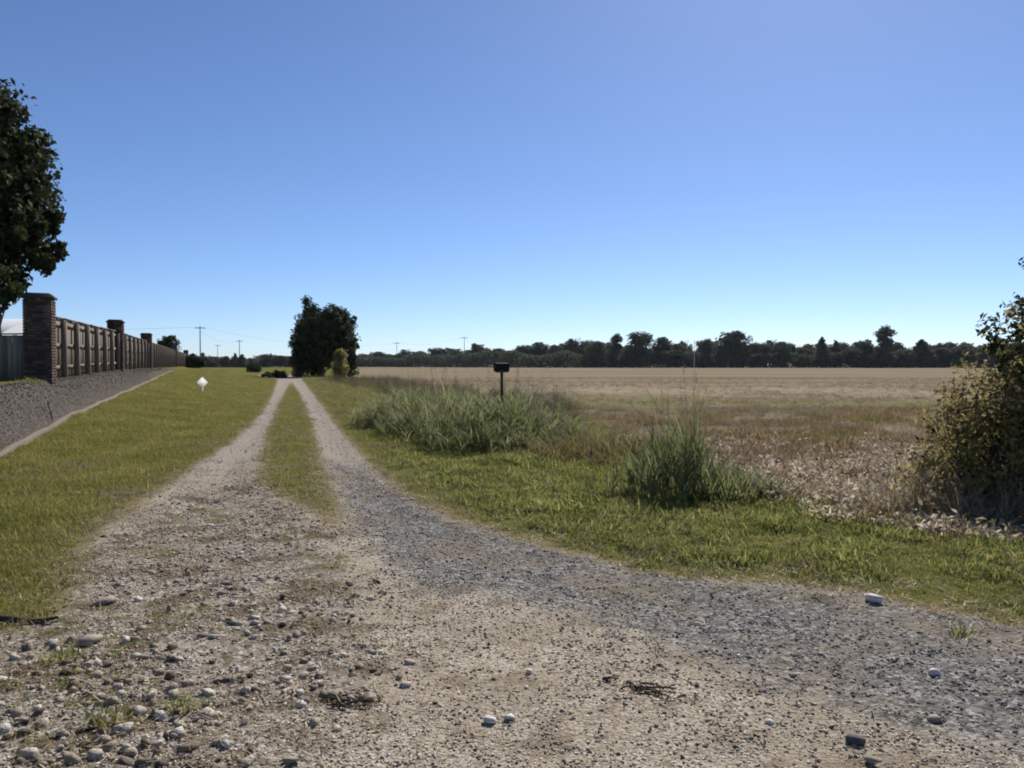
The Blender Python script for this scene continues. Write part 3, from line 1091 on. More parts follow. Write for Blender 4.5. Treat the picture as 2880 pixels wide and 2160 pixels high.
NAMED = {1030: 'dark rounded tree standing above its neighbours in the tree line, just left of the mailbox',
         1330: 'narrow dark tree with a tuft head near the middle of the far tree line',
         1380: 'broad two lobed tree near the middle of the far tree line',
         1585: 'broadest round crowned tree of the far tree line, right of centre',
         1525: 'narrow upright tree just left of the broad round crown in the tree line',
         1775: 'pointed tree left of a pair in the right half of the tree line',
         1805: 'pointed tree right of a pair in the right half of the tree line',
         1910: 'tallest tree of the far tree line, with a rounded head, toward the right',
         1990: 'pyramid shaped dark conifer in the far tree line near the right bush',
         785: 'small dark tree of the far tree line right beside the lone tree',
         1870: 'upright tree just left of the tallest one in the tree line'}
LINE = [(785, 768, 40, 0), (830, 776, 45, 1), (868, 768, 45, 2), (905, 762, 45, 3), (942, 757, 50, 4), (985, 760, 50, 0), (1030, 747, 40, 1), (1068, 762, 45, 2),
        (1100, 767, 45, 3), (1132, 752, 45, 4), (1165, 745, 60, 0), (1203, 750, 50, 1), (1246, 740, 55, 2), (1288, 743, 50, 3), (1330, 729, 32, 7), (1382, 727, 66, 4),
        (1430, 735, 50, 0), (1466, 748, 45, 1), (1500, 762, 45, 2), (1526, 739, 36, 7), (1585, 723, 80, 3), (1640, 748, 55, 4), (1690, 744, 50, 0), (1735, 755, 50, 1),
        (1775, 734, 36, 5), (1806, 741, 40, 6), (1842, 757, 50, 2), (1870, 740, 34, 8), (1910, 714, 48, 7), (1950, 759, 55, 3), (1990, 739, 54, 5), (2040, 757, 60, 4),
        (2085, 750, 60, 0), (2130, 755, 55, 1), (2175, 747, 60, 2), (2230, 750, 60, 3), (2290, 744, 60, 4)]


def far_tree(dx, dy, w, pi, d, name, label, group, cat='tree'):
    pt = at_depth(dx, dy, d)
    hgt = pt[2] + 0.2
    wid = w * 1.302 / FPX * d
    proto_h = (8.7, 8.7, 8.7, 8.7, 8.7, 9.0, 9.0, 8.9, 8.9)[pi]
    proto_w = (7.4, 7.4, 7.4, 7.4, 7.4, 5.6, 5.6, 5.0, 5.0)[pi]
    place_tree(name, label, PROTO[pi], (pt[0], d, -0.1), rng.uniform(-0.5, 0.5), (wid / proto_w, wid / proto_w, hgt / proto_h), group)


ORD = ['first', 'second', 'third', 'fourth', 'fifth', 'sixth', 'seventh', 'eighth', 'ninth', 'tenth', 'eleventh', 'twelfth']
SHORT = {785: 'small tree beside the lone tree', 1030: 'dark rounded tree left of the mailbox', 1330: 'narrow tuft headed tree', 1380: 'broad two lobed tree', 1525: 'narrow upright tree',
         1585: 'broadest round crown', 1775: 'left pointed tree', 1805: 'right pointed tree', 1870: 'upright tree', 1910: 'tallest tree', 1990: 'pyramid conifer'}
last, cnt = None, 0
for dx, dy, w, pi in LINE:
    key = {1382: 1380, 1526: 1525, 1806: 1805}.get(dx, dx)
    if key in NAMED:
        last, cnt = key, 0
        lab = NAMED[key]
    else:
        lab = '%s tree right of the %s in the tree line' % (ORD[cnt], SHORT[last])
        cnt += 1
    d = float(np.interp(dx, [780, 1000, 1300, 2300], [420, 380, 320, 300])) + rng.uniform(-6, 6)
    far_tree(dx, dy, w * 1.12, pi, d, 'field_tree', lab, 'trees in the line beyond the field')
for dx in np.arange(790, 2300, 24):
    d = float(np.interp(dx, [780, 1000, 1300, 2300], [430, 392, 334, 314])) + rng.uniform(-3, 8)
    top = float(np.interp(dx, [780, 1000, 1250, 1600, 2300], [772, 760, 750, 749, 752])) + rng.uniform(-7, 6)
    far_tree(dx + rng.uniform(-8, 8), top, rng.uniform(40, 60), int(rng.integers(0, 5)), d, 'back_tree', 'low tree filling the gaps of the tree line across the field', 'low trees in the line beyond the field')
# trees on the horizon left of the lone tree
for hi, (dx, dy, w, pi) in enumerate([(415, 768, 26, 0), (437, 765, 24, 5), (446, 772, 34, 2), (462, 772, 34, 1), (487, 772, 26, 3), (508, 766, 22, 6), (522, 768, 24, 5), (548, 776, 30, 2), (578, 770, 34, 4), (604, 771, 40, 0), (628, 772, 36, 1)]):
    far_tree(dx, dy, w * 1.25, pi, 340 + rng.uniform(-12, 12), 'horizon_tree', '%s small horizon tree right of the fence end, before the lone tree' % ORD[hi], 'small trees on the left horizon')
# undergrowth at the foot of the tree line
n = 60000
ux = rng.uniform(-140, 300, n)
uy = np.interp(ux, [-140, -60, 0, 280], [420, 385, 322, 300]) + rng.uniform(-5, 6, n)
uh = 6.2 * rng.random(n) ** 0.8 * (0.55 + 0.65 * vnoise(ux, uy, 0.09, 4))
V, F = leaf_cards(np.stack([ux, uy, uh], 1), 0.9 * (0.6 + 0.8 * rng.random(n)), 0.2, 0.7)
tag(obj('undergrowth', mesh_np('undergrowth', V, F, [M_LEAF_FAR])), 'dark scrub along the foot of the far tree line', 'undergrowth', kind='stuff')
n = 7000
ux = rng.uniform(-190, -110, n)
uy = 352 + rng.uniform(-6, 6, n)
uh = 4.5 * rng.random(n) * (0.6 + 0.6 * vnoise(ux, uy, 0.09, 8))
V, F = leaf_cards(np.stack([ux, uy, uh], 1), 0.9 * (0.6 + 0.8 * rng.random(n)), 0.2, 0.7)
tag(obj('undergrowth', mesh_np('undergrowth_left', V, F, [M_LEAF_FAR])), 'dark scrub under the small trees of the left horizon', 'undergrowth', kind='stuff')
# dark shrub where the fence ends
lob = [(0, 0, 0.9, 1.0, 0.9, 0.8), (0.6, 0, 0.7, 0.8, 0.7, 0.6)]
ms = make_tree_meshes('fence_shrub', lob, 1.0, 0.05, 3000, 0.2, M_LEAF_DARK, 40, 0.3, 0.3)
p = at_depth(414, 790, 98)
place_tree('fence_shrub', 'low dark shrub at the far end of the fence', ms, (p[0], 98, gz(p[0], 98) - 0.05), 0, (1.25, 1, 1.05), cat='shrub')
p = at_depth(545, 790, 130)
place_tree('fence_shrub', 'lone low dark shrub on the far lawn left of the track end', ms, (p[0], 130, gz(p[0], 130) - 0.05), 0.6, (1.1, 1, 0.9), cat='shrub')
lob = [(0, 0, 0.4, 1.3, 0.8, 0.4), (1.0, 0, 0.35, 0.9, 0.7, 0.35)]  # low dark leaf mass added in place of the tree shadow across the track
ms = make_tree_meshes('track_shadow_clump', lob, 0.4, 0.03, 2200, 0.17, M_LEAF_DARK, 30, 0.3, 0.3)
p = at_depth(590, 805, 84)
place_tree('track_shadow_clump', 'flat dark leaf patch standing in for tree shadow across the track end', ms, (p[0], 84, gz(p[0], 84) - 0.05), 0, (1.0, 1, 1.0), cat='shrub')

# ================================================================== UTILITY POLES AND WIRES
M_POLE = plain_mat('pole_wood', (0.20, 0.18, 0.16), 0.9, 0.2, 3)
M_POLE_PALE = plain_mat('pole_pale', (0.42, 0.40, 0.38), 0.8, 0.1, 3)
M_WIRE = plain_mat('wire', (0.12, 0.12, 0.13), 0.6, 0.05, 1)


def pole(dx, dy, d, label, arm=True, mat=M_POLE, r=0.17, yaw=0.3):
    p = at_depth(dx, dy, d)
    h = p[2]
    t = thing('utility_pole', label, 'pole', (p[0], d, 0), yaw, 'utility poles on the horizon')
    obj('shaft', Geo().add(*tube([[0, 0, -0.3], [0, 0, h * 0.5], [0, 0, h]], [r * 1.2, r, r * 0.75], 8)).mesh('shaft', mat, True), t)
    if arm:
        a = obj('crossarm', Geo().add(*box(-1.5, 1.5, 0.12, 0.26, h - 0.75, h - 0.55)).mesh('crossarm', mat), t)
        for q in (-1.35, -0.7, 0.7, 1.35):
            obj('insulator', Geo().add(*tube([[q, 0.19, h - 0.55], [q, 0.19, h - 0.42], [q, 0.19, h - 0.30]], [0.05, 0.07, 0.04], 6)).mesh('insulator', M_POLE_PALE), a)
    return np.array([p[0], d, h])


A = pole(432, 704, 236, 'tallest utility pole with a crossarm, standing left above the far lawn')
B = pole(517, 734, 350, 'shorter utility pole between the tallest pole and the lone tree')
C = pole(470, 744, 420, 'faint thin utility pole just right of the tallest pole', r=0.13)
D = pole(857, 739, 400, 'thin utility pole above the left end of the far tree line', r=0.14)
E = pole(1003, 727, 360, 'thin utility pole just left of the dark rounded tree in the tree line', r=0.14)
Fp = pole(1500, 734, 290, 'pale slender pole in front of the middle of the far tree line', arm=False, mat=M_POLE_PALE, r=0.13)


def wire(a, b, sag, label):
    t = np.linspace(0, 1, 14)[:, None]
    pts = a * (1 - t) + b * t
    pts[:, 2] -= sag * 4 * (t * (1 - t))[:, 0]
    tag(obj('overhead_wire', Geo().add(*tube(pts, 0.022, 5)).mesh('overhead_wire', M_WIRE)), label, 'wire', 'overhead wires')


up = np.array([0, 0, -0.35])
wire(A + up, np.array([-260.0, 205.0, 13.0]), 2.0, 'thin overhead wire running left from the tallest pole')
wire(A + up, D + up, 3.5, 'thin overhead wire running right from the tallest pole past the lone tree')
wire(A + up + np.array([0, 0, -1.2]), B + up, 2.0, 'thin overhead wire from the tallest pole to the shorter pole')
wire(D + up, E + up, 2.0, 'thin overhead wire between the two poles above the tree line')

# ================================================================== MAILBOX
M_BOX = plain_mat('mailbox_green', (0.010, 0.024, 0.021), 0.7, 0.2, 12, spec=0.1)
M_POST = plain_mat('post_wood', (0.075, 0.05, 0.036), 0.9, 0.3, 10, bump=0.4)
M_RED = plain_mat('flag_red', (0.18, 0.02, 0.015), 0.5, 0.1, 10)
mx, my = at_depth(1084, 900, 14.4)[:2]
mz = gz(mx, my)
t = thing('mailbox', 'dark green mailbox on a brown wooden post among the tall weeds', 'mailbox', (mx, my, mz), R(-62))
t.scale = (0.62, 0.58, 0.975)
obj('post', Geo().add(*box(-0.034, 0.034, -0.034, 0.034, -0.3, 1.38)).mesh('mailbox_post', M_POST), t)
obj('shelf', Geo().add(*box(-0.075, 0.075, -0.20, 0.20, 1.38, 1.40)).mesh('mailbox_shelf', M_POST), t)
prof = [(-0.085, 0.0), (0.085, 0.0), (0.085, 0.09)] + [(0.085 * math.cos(a), 0.09 + 0.075 * math.sin(a)) for a in np.linspace(0.25, math.pi - 0.25, 8)] + [(-0.085, 0.09)]
n = len(prof)
V = np.array([[px, yy, 1.402 + pz] for yy in (-0.23, 0.23) for px, pz in prof])
g = Geo()
g.add(V, np.array([[i, (i + 1) % n, n + (i + 1) % n, n + i] for i in range(n)]))
g.add(V, np.array([list(range(n))[::-1], list(range(n, 2 * n))]))
b = obj('box', g.mesh('mailbox_box', M_BOX), t)
V2 = V.copy()
V2[:, 0] *= 1.06
V2[:, 2] = 1.40 + (V2[:, 2] - 1.40) * 1.04
V2[:n, 1], V2[n:, 1] = -0.25, -0.232
g = Geo()
g.add(V2, np.array([[i, (i + 1) % n, n + (i + 1) % n, n + i] for i in range(n)]))
g.add(V2, np.array([list(range(n))[::-1], list(range(n, 2 * n))]))
dr = obj('door', g.mesh('mailbox_door', M_BOX), t)
obj('latch', Geo().add(*box(-0.012, 0.012, -0.268, -0.25, 1.53, 1.56)).mesh('latch', M_BOX), dr)
obj('flag', Geo().add(*box(-0.099, -0.093, 0.02, 0.05, 1.44, 1.52)).add(*box(-0.099, -0.093, -0.06, 0.019, 1.49, 1.52)).mesh('flag', M_RED), t)

# ================================================================== WHITE DIAMOND MARKER
k = NT('marker_white')
M_MARK = k.principled(k.mix(k.noise(k.objco(), 6.0), (0.88, 0.88, 0.86), (0.92, 0.92, 0.9)), 0.5, translucent=0.8)
px_, py_ = -29.0 + 0.0, 0
dm = 46.0
for dm in np.arange(18.0, 60.0, 0.25):
    pt = at_depth(438, 826, dm)
    if pt[2] - gz(pt[0], dm) < 0.42:
        break
dm = float(dm)
pmz = gz(pt[0], dm)
t = thing('diamond_marker', 'small white diamond shaped marker standing on the lawn below the fence end', 'marker', (pt[0], dm, pmz), 0)
cz_ = pt[2] - pmz
rr_ = 15.5 / FPX * dm
V = np.array([[0, -0.012, cz_ - rr_], [rr_, -0.012, cz_], [0, -0.012, cz_ + rr_], [-rr_, -0.012, cz_],
              [0, 0.012, cz_ - rr_], [rr_, 0.012, cz_], [0, 0.012, cz_ + rr_], [-rr_, 0.012, cz_]])
obj('plate', Geo().add(V, BOXF).mesh('marker_plate', M_MARK), t, rot=(R(-38), 0, 0), loc=(0, -0.05, 0)).rotation_euler = (0, 0, 0)
obj('stake', Geo().add(*box(-0.02, 0.02, 0.014, 0.05, -0.2, max(0.1, cz_))).mesh('marker_stake', M_MARK), t, loc=(0, -0.05, 0))

# ================================================================== GRASS
def tuft(name, mat, n, r, L, lean, bend, w, seg=3):
    a = rng.uniform(0, 2 * math.pi, n)
    rr = r * np.sqrt(rng.random(n))
    base = np.stack([rr * np.cos(a), rr * np.sin(a), np.full(n, -0.008)], 1)
    V, F = blades(base, rng.uniform(0, 2 * math.pi, n), L * (0.5 + 0.8 * rng.random(n)), lean * rng.random(n), bend * (0.4 + rng.random(n)), w * (0.7 + 0.6 * rng.random(n)), seg)
    return mesh_np(name, V, F, [mat])


T_LAWN = [tuft('lawn_tuft', M_GRASS, 26, 0.10, 0.062, 0.7, 0.9, 0.0065) for _ in range(4)]
T_LAWN += [tuft('lawn_tuft', M_GRASS_DRY, 16, 0.09, 0.055, 1.0, 0.8, 0.005) for _ in range(1)]
T_LUSH = [tuft('lush_tuft', M_GRASS_LUSH, 46, 0.11, 0.047, 1.45, 0.7, 0.0085) for _ in range(4)]
T_LUSH += [tuft('dry_tuft', M_GRASS_DRY, 28, 0.11, 0.055, 1.4, 0.7, 0.006), tuft('olive_low_tuft', M_GRASS_OLIVE, 28, 0.11, 0.05, 1.4, 0.7, 0.008)]


def lay(name, x, y, zsink, scl, protos, probs, label, cat, tilt=0.12, parent=None):
    n = len(x)
    z = height(x, y) - zsink
    idx = probs if len(probs) == n else rng.choice(len(protos), size=n, p=np.array(probs) / np.sum(probs))
    rot = np.stack([rng.normal(size=n) * tilt, rng.normal(size=n) * tilt, rng.uniform(0, 6.28, n)], 1)
    s3 = np.stack([scl, scl, scl * (0.8 + 0.4 * rng.random(n))], 1) if np.ndim(scl) == 1 else scl
    return scatter(name, np.stack([x, y, z], 1), rot, s3, idx, protos, label, cat, parent)


def select(x, y, fn):
    gr, grey, coarse, field, bank, sd, sf = masks(x, y)
    u, s = fence_coords(x, y)
    keep = fn(gr, field, bank, u, s, sd, sf)
    return x[keep], y[keep]


# left lawn
x, y = wedge(120000, 3.2, 30, 2.0, 1.35)
noise_e = lambda x, y: 0.34 * (fbm(x, y, 2.2, 31) - 0.5)
xk, yk = select(x, y, lambda gr, fi, bk, u, s, sd, sf: (sd < -0.02 + noise_e(x, y) * 1.2) & (u > 0.95) & (x < -0.26 * y + 0.2) & (fi < 0.4))
xf, yf = wedge(60000, 30, 100, 2.0, 1.1)
xf, yf = select(xf, yf, lambda gr, fi, bk, u, s, sd, sf: (sd < -0.1) & (u > 1.0) & (xf < -0.26 * yf) & (fi < 0.3))
x, y = np.concatenate([xk, xf]), np.concatenate([yk, yf])
sc = (0.75 + 0.5 * rng.random(len(x))) * np.interp(y, [4, 12, 40, 100], [0.9, 1.15, 1.9, 2.8]) * (0.7 + 0.6 * fbm(x, y, 1.4, 7))
sc3 = np.stack([sc, sc, np.minimum(sc, 1.3)], 1)
edge = -np.minimum(signed_dist(x, y, OUTER), 1)
dry_p = np.clip(0.10 + 0.7 * (1 - np.clip(edge / 0.8, 0, 1)) + 2.3 * (fbm(x, y, 0.8, 29) - 0.53), 0.05, 0.85)
keep = rng.random(len(x)) < np.clip(0.3 + edge * 1.2, 0.25, 1)
x, y, sc3, dry_p = x[keep], y[keep], sc3[keep], dry_p[keep]
PICK = np.where(rng.random(len(x)) < dry_p, 4, rng.integers(0, 4, len(x)))
lay('lawn_grass', x, y, 0.0, sc3, T_LAWN, PICK, 'mown grass of the lawn between the bank and the track', 'grass')

# strip between the ruts
x, y = wedge(90000, 5.5, 70, 1.0, 1.5)
keep = (signed_dist(x, y, STRIP) > 0.03 + 0.5 * (fbm(x, y, 2.5, 41) - 0.45)) & (rng.random(len(x)) < np.interp(y, [8.5, 10.3, 13.5, 20], [0.08, 0.25, 0.75, 1.0]))
x, y = x[keep], y[keep]
sc = (0.6 + 0.5 * rng.random(len(x))) * np.interp(y, [6, 12, 40, 80], [0.75, 1.0, 1.7, 2.4])
lay('strip_grass', x, y, 0.0, np.stack([sc, sc, np.minimum(sc, 1.1)], 1), T_LAWN, [1, 1, 1, 1, 3.0], 'patchy yellowish grass strip between the two ruts', 'grass')

# right verge
x, y = wedge(125000, 3.2, 34, 2.5, 1.35)
kk = select(x, y, lambda gr, fi, bk, u, s, sd, sf: (sd < -0.02 + noise_e(x, y)) & (x > -0.28 * y) & (sf < 0.25))
x, y = kk
lush = sstep(2.0, 0.6, np.hypot((x - 1.9) / 2.0, (y - 7.2) / 1.6)) + sstep(3.0, 1.0, np.hypot(x - 0.3, y - 10.2) / 1.3)
sc = (0.65 + 0.6 * rng.random(len(x))) * np.interp(y, [4, 12, 34], [0.85, 1.05, 1.6]) * (0.6 + 0.75 * sstep(0.32, 0.68, fbm(x, y, 2.4, 17))) * (1 + 0.3 * lush)
edge = -np.minimum(signed_dist(x, y, OUTER), 1)
sc = sc * np.clip(0.55 + edge * 0.8, 0.5, 1.0)
dry_p = np.clip(0.10 + 0.75 * (1 - np.clip(edge / 0.7, 0, 1)) + 2.4 * (fbm(x, y, 1.1, 19) - 0.46), 0.14, 0.9) * (1 - 0.7 * np.clip(lush, 0, 1))
keep = rng.random(len(x)) < np.clip(0.35 + edge * 1.1, 0.3, 1)
x, y, sc, dry_p = x[keep], y[keep], sc[keep], dry_p[keep]
PICK = np.where(rng.random(len(x)) < dry_p, rng.integers(4, 6, len(x)), rng.integers(0, 4, len(x)))
lay('verge_grass', x, y, 0.0, sc, T_LUSH, PICK, 'green uncut grass of the verge right of the track', 'grass', 0.2)
xf, yf = wedge(50000, 30, 95, 1.0, 1.1)
kk = select(xf, yf, lambda gr, fi, bk, u, s, sd, sf: (sd < -0.15) & (xf > -0.28 * yf) & (sf < 0.5))
xf, yf = kk
sc = (0.7 + 0.6 * rng.random(len(xf))) * np.interp(yf, [30, 95], [1.8, 3.0])
lay('far_verge_grass', xf, yf, 0.0, sc, T_LUSH, [1, 1, 1, 1, 2.0, 2.0], 'yellowing grass of the far verge toward the lone tree', 'grass', 0.2)

# ================================================================== WEEDS
def weed_patch(n_plants, poly, hmin, hmax, leafmat, name, label, cat, nleaf=13, wid=0.024, seedy=0.12, edge_drop=0.8, bendk=1.5, hfun=None, leank=1.0):
    poly = np.array(poly, float)
    lo, hi = poly.min(0) - 0.4, poly.max(0) + 0.4
    x = rng.uniform(lo[0], hi[0], n_plants * 6)
    y = rng.uniform(lo[1], hi[1], n_plants * 6)
    sd = signed_dist(x, y, poly)
    k_ = sd > -0.45 * rng.random(len(sd)) ** 2
    x, y, sd = x[k_][:n_plants], y[k_][:n_plants], sd[k_][:n_plants]
    n = len(x)
    ht = (hmin + (hmax - hmin) * rng.random(n)) * np.clip(0.45 + sd / edge_drop, 0.45, 1.0)
    if hfun is not None:
        ht = ht * hfun(x, y)
    z = height(x, y)
    cx, cy = poly.mean(0)
    g, gs = Geo(), Geo()
    rep = np.repeat(np.arange(n), nleaf)
    m = len(rep)
    t = rng.random(m) ** 0.9 * 0.75
    lx, ly = rng.normal(size=n) * 0.16, rng.normal(size=n) * 0.16
    base = np.stack([x[rep] + lx[rep] * t * ht[rep] + rng.normal(size=m) * 0.02, y[rep] + ly[rep] * t * ht[rep] + rng.normal(size=m) * 0.02, z[rep] + t * ht[rep] * 0.85], 1)
    Ln = (0.32 + 0.35 * rng.random(m)) * (0.55 + 0.5 * ht[rep])
    V, F = blades(base, rng.uniform(0, 6.283, m), Ln, leank * (0.25 + 0.5 * rng.random(m)), bendk * (0.4 + 0.8 * rng.random(m)), wid * (0.6 + 0.8 * rng.random(m)), 5, rng.normal(size=m) * 0.35)
    g.add(V, F)
    # stems
    V, F = blades(np.stack([x, y, z], 1), np.arctan2(ly, lx), ht * 0.95, np.hypot(lx, ly) * 0.8, 0.1, np.full(n, 0.012), 4, None, 4.0)
    g.add(V, F)
    root = thing(name, label, cat, (cx, cy, 0))
    o = obj('foliage', g.mesh(name + '_foliage', leafmat), root, (-cx, -cy, 0))
    ns = int(n * seedy)
    if ns:
        q = rng.choice(n, ns)
        top = ht[q] * (1.15 + 0.35 * rng.random(ns))
        az = rng.uniform(0, 6.28, ns)
        V, F = blades(np.stack([x[q], y[q], z[q]], 1), az, top, 0.08 * rng.random(ns), 0.25 * rng.random(ns), np.full(ns, 0.006), 5, None, 6.0)
        gs.add(V, F)
        rep = np.repeat(np.arange(ns), 9)
        tt = 0.8 + 0.22 * rng.random(len(rep))
        hb = np.stack([x[q][rep] + np.cos(az[rep]) * top[rep] * 0.12 * tt, y[q][rep] + np.sin(az[rep]) * top[rep] * 0.12 * tt, z[q][rep] + top[rep] * tt * 0.98], 1)
        V, F = blades(hb, rng.uniform(0, 6.28, len(rep)), 0.05 + 0.05 * rng.random(len(rep)), 0.4 + 0.4 * rng.random(len(rep)), 0.5, np.full(len(rep), 0.006), 2)
        gs.add(V, F)
        obj('seed_stalk', gs.mesh(name + '_seed', M_SEED), root, (-cx, -cy, 0))
    return root


p_l, p_f, p_r = gp(785, 918), gp(1040, 982), gp(1232, 955)
poly1 = [p_l, gp(900, 955), gp(970, 978), p_f, gp(1150, 968), p_r, (p_r[0] + 0.25, p_r[1] + 1.6), (p_r[0] - 0.4, p_r[1] + 2.6), (p_l[0] + 1.8, p_l[1] + 1.2), (p_l[0] + 0.3, p_l[1] + 1.4)]
weed_patch(620, poly1, 0.42, 1.30, M_WEED, 'weed_clump', 'wide mound of tall green bladed weeds around the mailbox post', 'weeds', 19, 0.019, 0.5, 1.0, 1.3)
c2 = gp(1478, 1075)
poly2 = [(c2[0] - 0.04 + 0.40 * math.cos(a), c2[1] + 0.10 + 0.36 * math.sin(a)) for a in np.linspace(0, 6.28, 12)[:-1]]
weed_patch(84, poly2, 0.8, 1.5, M_WEED_DARK, 'tall_grass_clump', 'dark spiky clump of tall grass right of the weed mound', 'weeds', 13, 0.017, 0.3, 0.42, 0.75,
           hfun=lambda x, y: np.clip(1.12 - 1.1 * np.abs(x - c2[0] + 0.14), 0.3, 1.0), leank=0.62)
c3 = gp(1575, 1062)
poly3 = [(c3[0] + 0.42 * math.cos(a), c3[1] - 0.1 + 0.36 * math.sin(a)) for a in np.linspace(0, 6.28, 12)[:-1]]
weed_patch(42, poly3, 0.14, 0.30, M_WEED_DARK, 'low_weeds', 'low leafy weeds at the right foot of the spiky grass clump', 'weeds', 12, 0.026, 0.0, 0.5, 1.6)
c4 = gp(1330, 985)
poly4 = [(c4[0] + 1.35 * math.cos(a), c4[1] + 1.3 * math.sin(a)) for a in np.linspace(0, 6.28, 12)[:-1]]
weed_patch(230, poly4, 0.12, 0.34, M_GRASS_OLIVE, 'yellow_weeds', 'low yellowish weeds between the weed mound and the spiky grass', 'weeds', 10, 0.016, 0.1, 0.6, 1.2)

# fine brown seed grass behind the weed mound and along the field edge
T_SEED = []
for _ in range(4):
    n = 22
    a = rng.uniform(0, 6.28, n)
    rr = 0.25 * np.sqrt(rng.random(n))
    V, F = blades(np.stack([rr * np.cos(a), rr * np.sin(a), np.zeros(n)], 1), rng.uniform(0, 6.28, n), 0.55 + 0.45 * rng.random(n), 0.25 * rng.random(n), 0.5 * rng.random(n), np.full(n, 0.007), 4)
    T_SEED.append(mesh_np('seed_grass', V, F, [M_SEED]))
x, y = wedge(26000, 9, 75, 2, 0.9)
kk = select(x, y, lambda gr, fi, bk, u, s, sd, sf: (np.abs(sf) < 1.3 + 0.03 * y) & (x > -0.25 * y) & (x < 1.6) & (y > 16) & (sd < -0.8))
x, y = kk
keep = rng.random(len(x)) < np.clip(fbm(x, y, 0.6, 55) * 1.7 - 0.45, 0, 1)
x, y = x[keep], y[keep]
lay('brown_seed_grass', x, y, 0.0, (0.6 + 0.5 * rng.random(len(x))) * np.interp(y, [10, 20, 40], [0.8, 1.0, 0.8]), T_SEED, [1, 1, 1, 1], 'thin brown seeding grass along the field edge behind the weed mound', 'grass', 0.08)

# ---- the near field: dead weeds, stubble and pale crop trash
T_DEAD = [tuft('dead_tuft', M_LEAF_BROWN, 22, 0.16, 0.22, 0.9, 1.0, 0.012) for _ in range(3)] + [tuft('dead_tuft', M_GRASS_DRY, 18, 0.16, 0.2, 1.1, 0.8, 0.009) for _ in range(2)] + \
         [tuft('olive_tuft', M_GRASS_OLIVE, 22, 0.15, 0.2, 0.8, 1.0, 0.012)]
x, y = wedge(90000, 5.5, 26, 3.0, 1.2)
kk = select(x, y, lambda gr, fi, bk, u, s, sd, sf: (sf > -0.15))
x, y = kk
dens = np.clip(fbm(x, y, 0.9, 61) * 3.0 - 1.05, 0.08, 1) * np.interp(y, [6, 8.5, 11, 26], [0.5, 0.75, 1, 0.8])
keep = rng.random(len(x)) < dens
x, y = x[keep], y[keep]
sc = (0.5 + 0.8 * rng.random(len(x))) * np.interp(y, [6, 10, 26], [0.6, 0.85, 0.75])
pv = fbm(x, y, 0.7, 63) + 0.18 * (rng.random(len(x)) - 0.5)
PICK = np.where(pv < 0.42, rng.integers(3, 5, len(x)), np.where(pv > 0.68, 5, rng.integers(0, 3, len(x))))
sc = sc * (0.5 + 1.0 * fbm(x, y, 1.6, 65))
lay('dead_weeds', x, y, 0.01, sc, T_DEAD, PICK, 'brown dead weeds and stubble over the near part of the field', 'weeds', 0.25)
x, y = wedge(42000, 26, 85, 3.0, 1.0)
kk = select(x, y, lambda gr, fi, bk, u, s, sd, sf: (sf > 0.0))
x, y = kk
keep = rng.random(len(x)) < np.clip(fbm(x * 0.3, y, 0.5, 71) * 1.8 - 0.5, 0.08, 1)
x, y = x[keep], y[keep]
green = ((y + 0.16 * x) > 27) & ((y + 0.16 * x) < 35)
n = len(x)
idx = np.where(green & (rng.random(n) < 0.35), 5, rng.choice(5, n))
z = height(x, y)
sc = (0.5 + 0.6 * rng.random(n)) * 0.85
scatter('field_stubble', np.stack([x, y, z], 1), np.stack([rng.normal(size=n) * .2, rng.normal(size=n) * .2, rng.uniform(0, 6.28, n)], 1),
        np.stack([sc * 1.6, sc * 1.6, sc * 0.7], 1), idx, T_DEAD, 'short stubble over the middle of the field', 'stubble')
# pale broken crop leaves lying at the near edge
T_TRASH = []
for _ in range(5):
    n = 5
    V, F = blades(np.stack([rng.normal(size=n) * 0.07, rng.normal(size=n) * 0.05, rng.random(n) * 0.03 + 0.006], 1), rng.uniform(0, 6.28, n), 0.05 + 0.10 * rng.random(n), 0.7 + 0.75 * rng.random(n), 1.3 * rng.random(n) - 0.3,
                  0.008 + 0.022 * rng.random(n) ** 2, 4, rng.normal(size=n) * 0.6)
    g_ = Geo().add(V, F)
    m_ = 16
    g_.add(*leaf_cards(np.stack([rng.normal(size=m_) * 0.09, rng.normal(size=m_) * 0.09, 0.01 + 0.05 * rng.random(m_)], 1), 0.04 + 0.07 * rng.random(m_), 0.5, 0.38))
    T_TRASH.append(g_.mesh('crop_trash', M_TRASH if _ < 4 else M_LEAF_BROWN))
x, y = wedge(52000, 5.5, 16, 2.0, 1.0)
kk = select(x, y, lambda gr, fi, bk, u, s, sd, sf: (sf > -0.35 + 0.6 * (fbm(x, y, 1.5, 83) - 0.3)) & (sf < 4.5))
x, y = kk
keep = rng.random(len(x)) < np.clip(1.1 - (y - 8.4) / 6.5, 0.10, 1) * np.clip(fbm(x, y, 1.6, 81) * 3.4 - 1.15, 0.08, 1)
x, y = x[keep], y[keep]
lay('crop_trash', x, y, 0.0, 0.6 + 0.6 * rng.random(len(x)), T_TRASH, [1] * 5, 'pale broken dry leaves strewn along the near field edge', 'litter', 0.3)

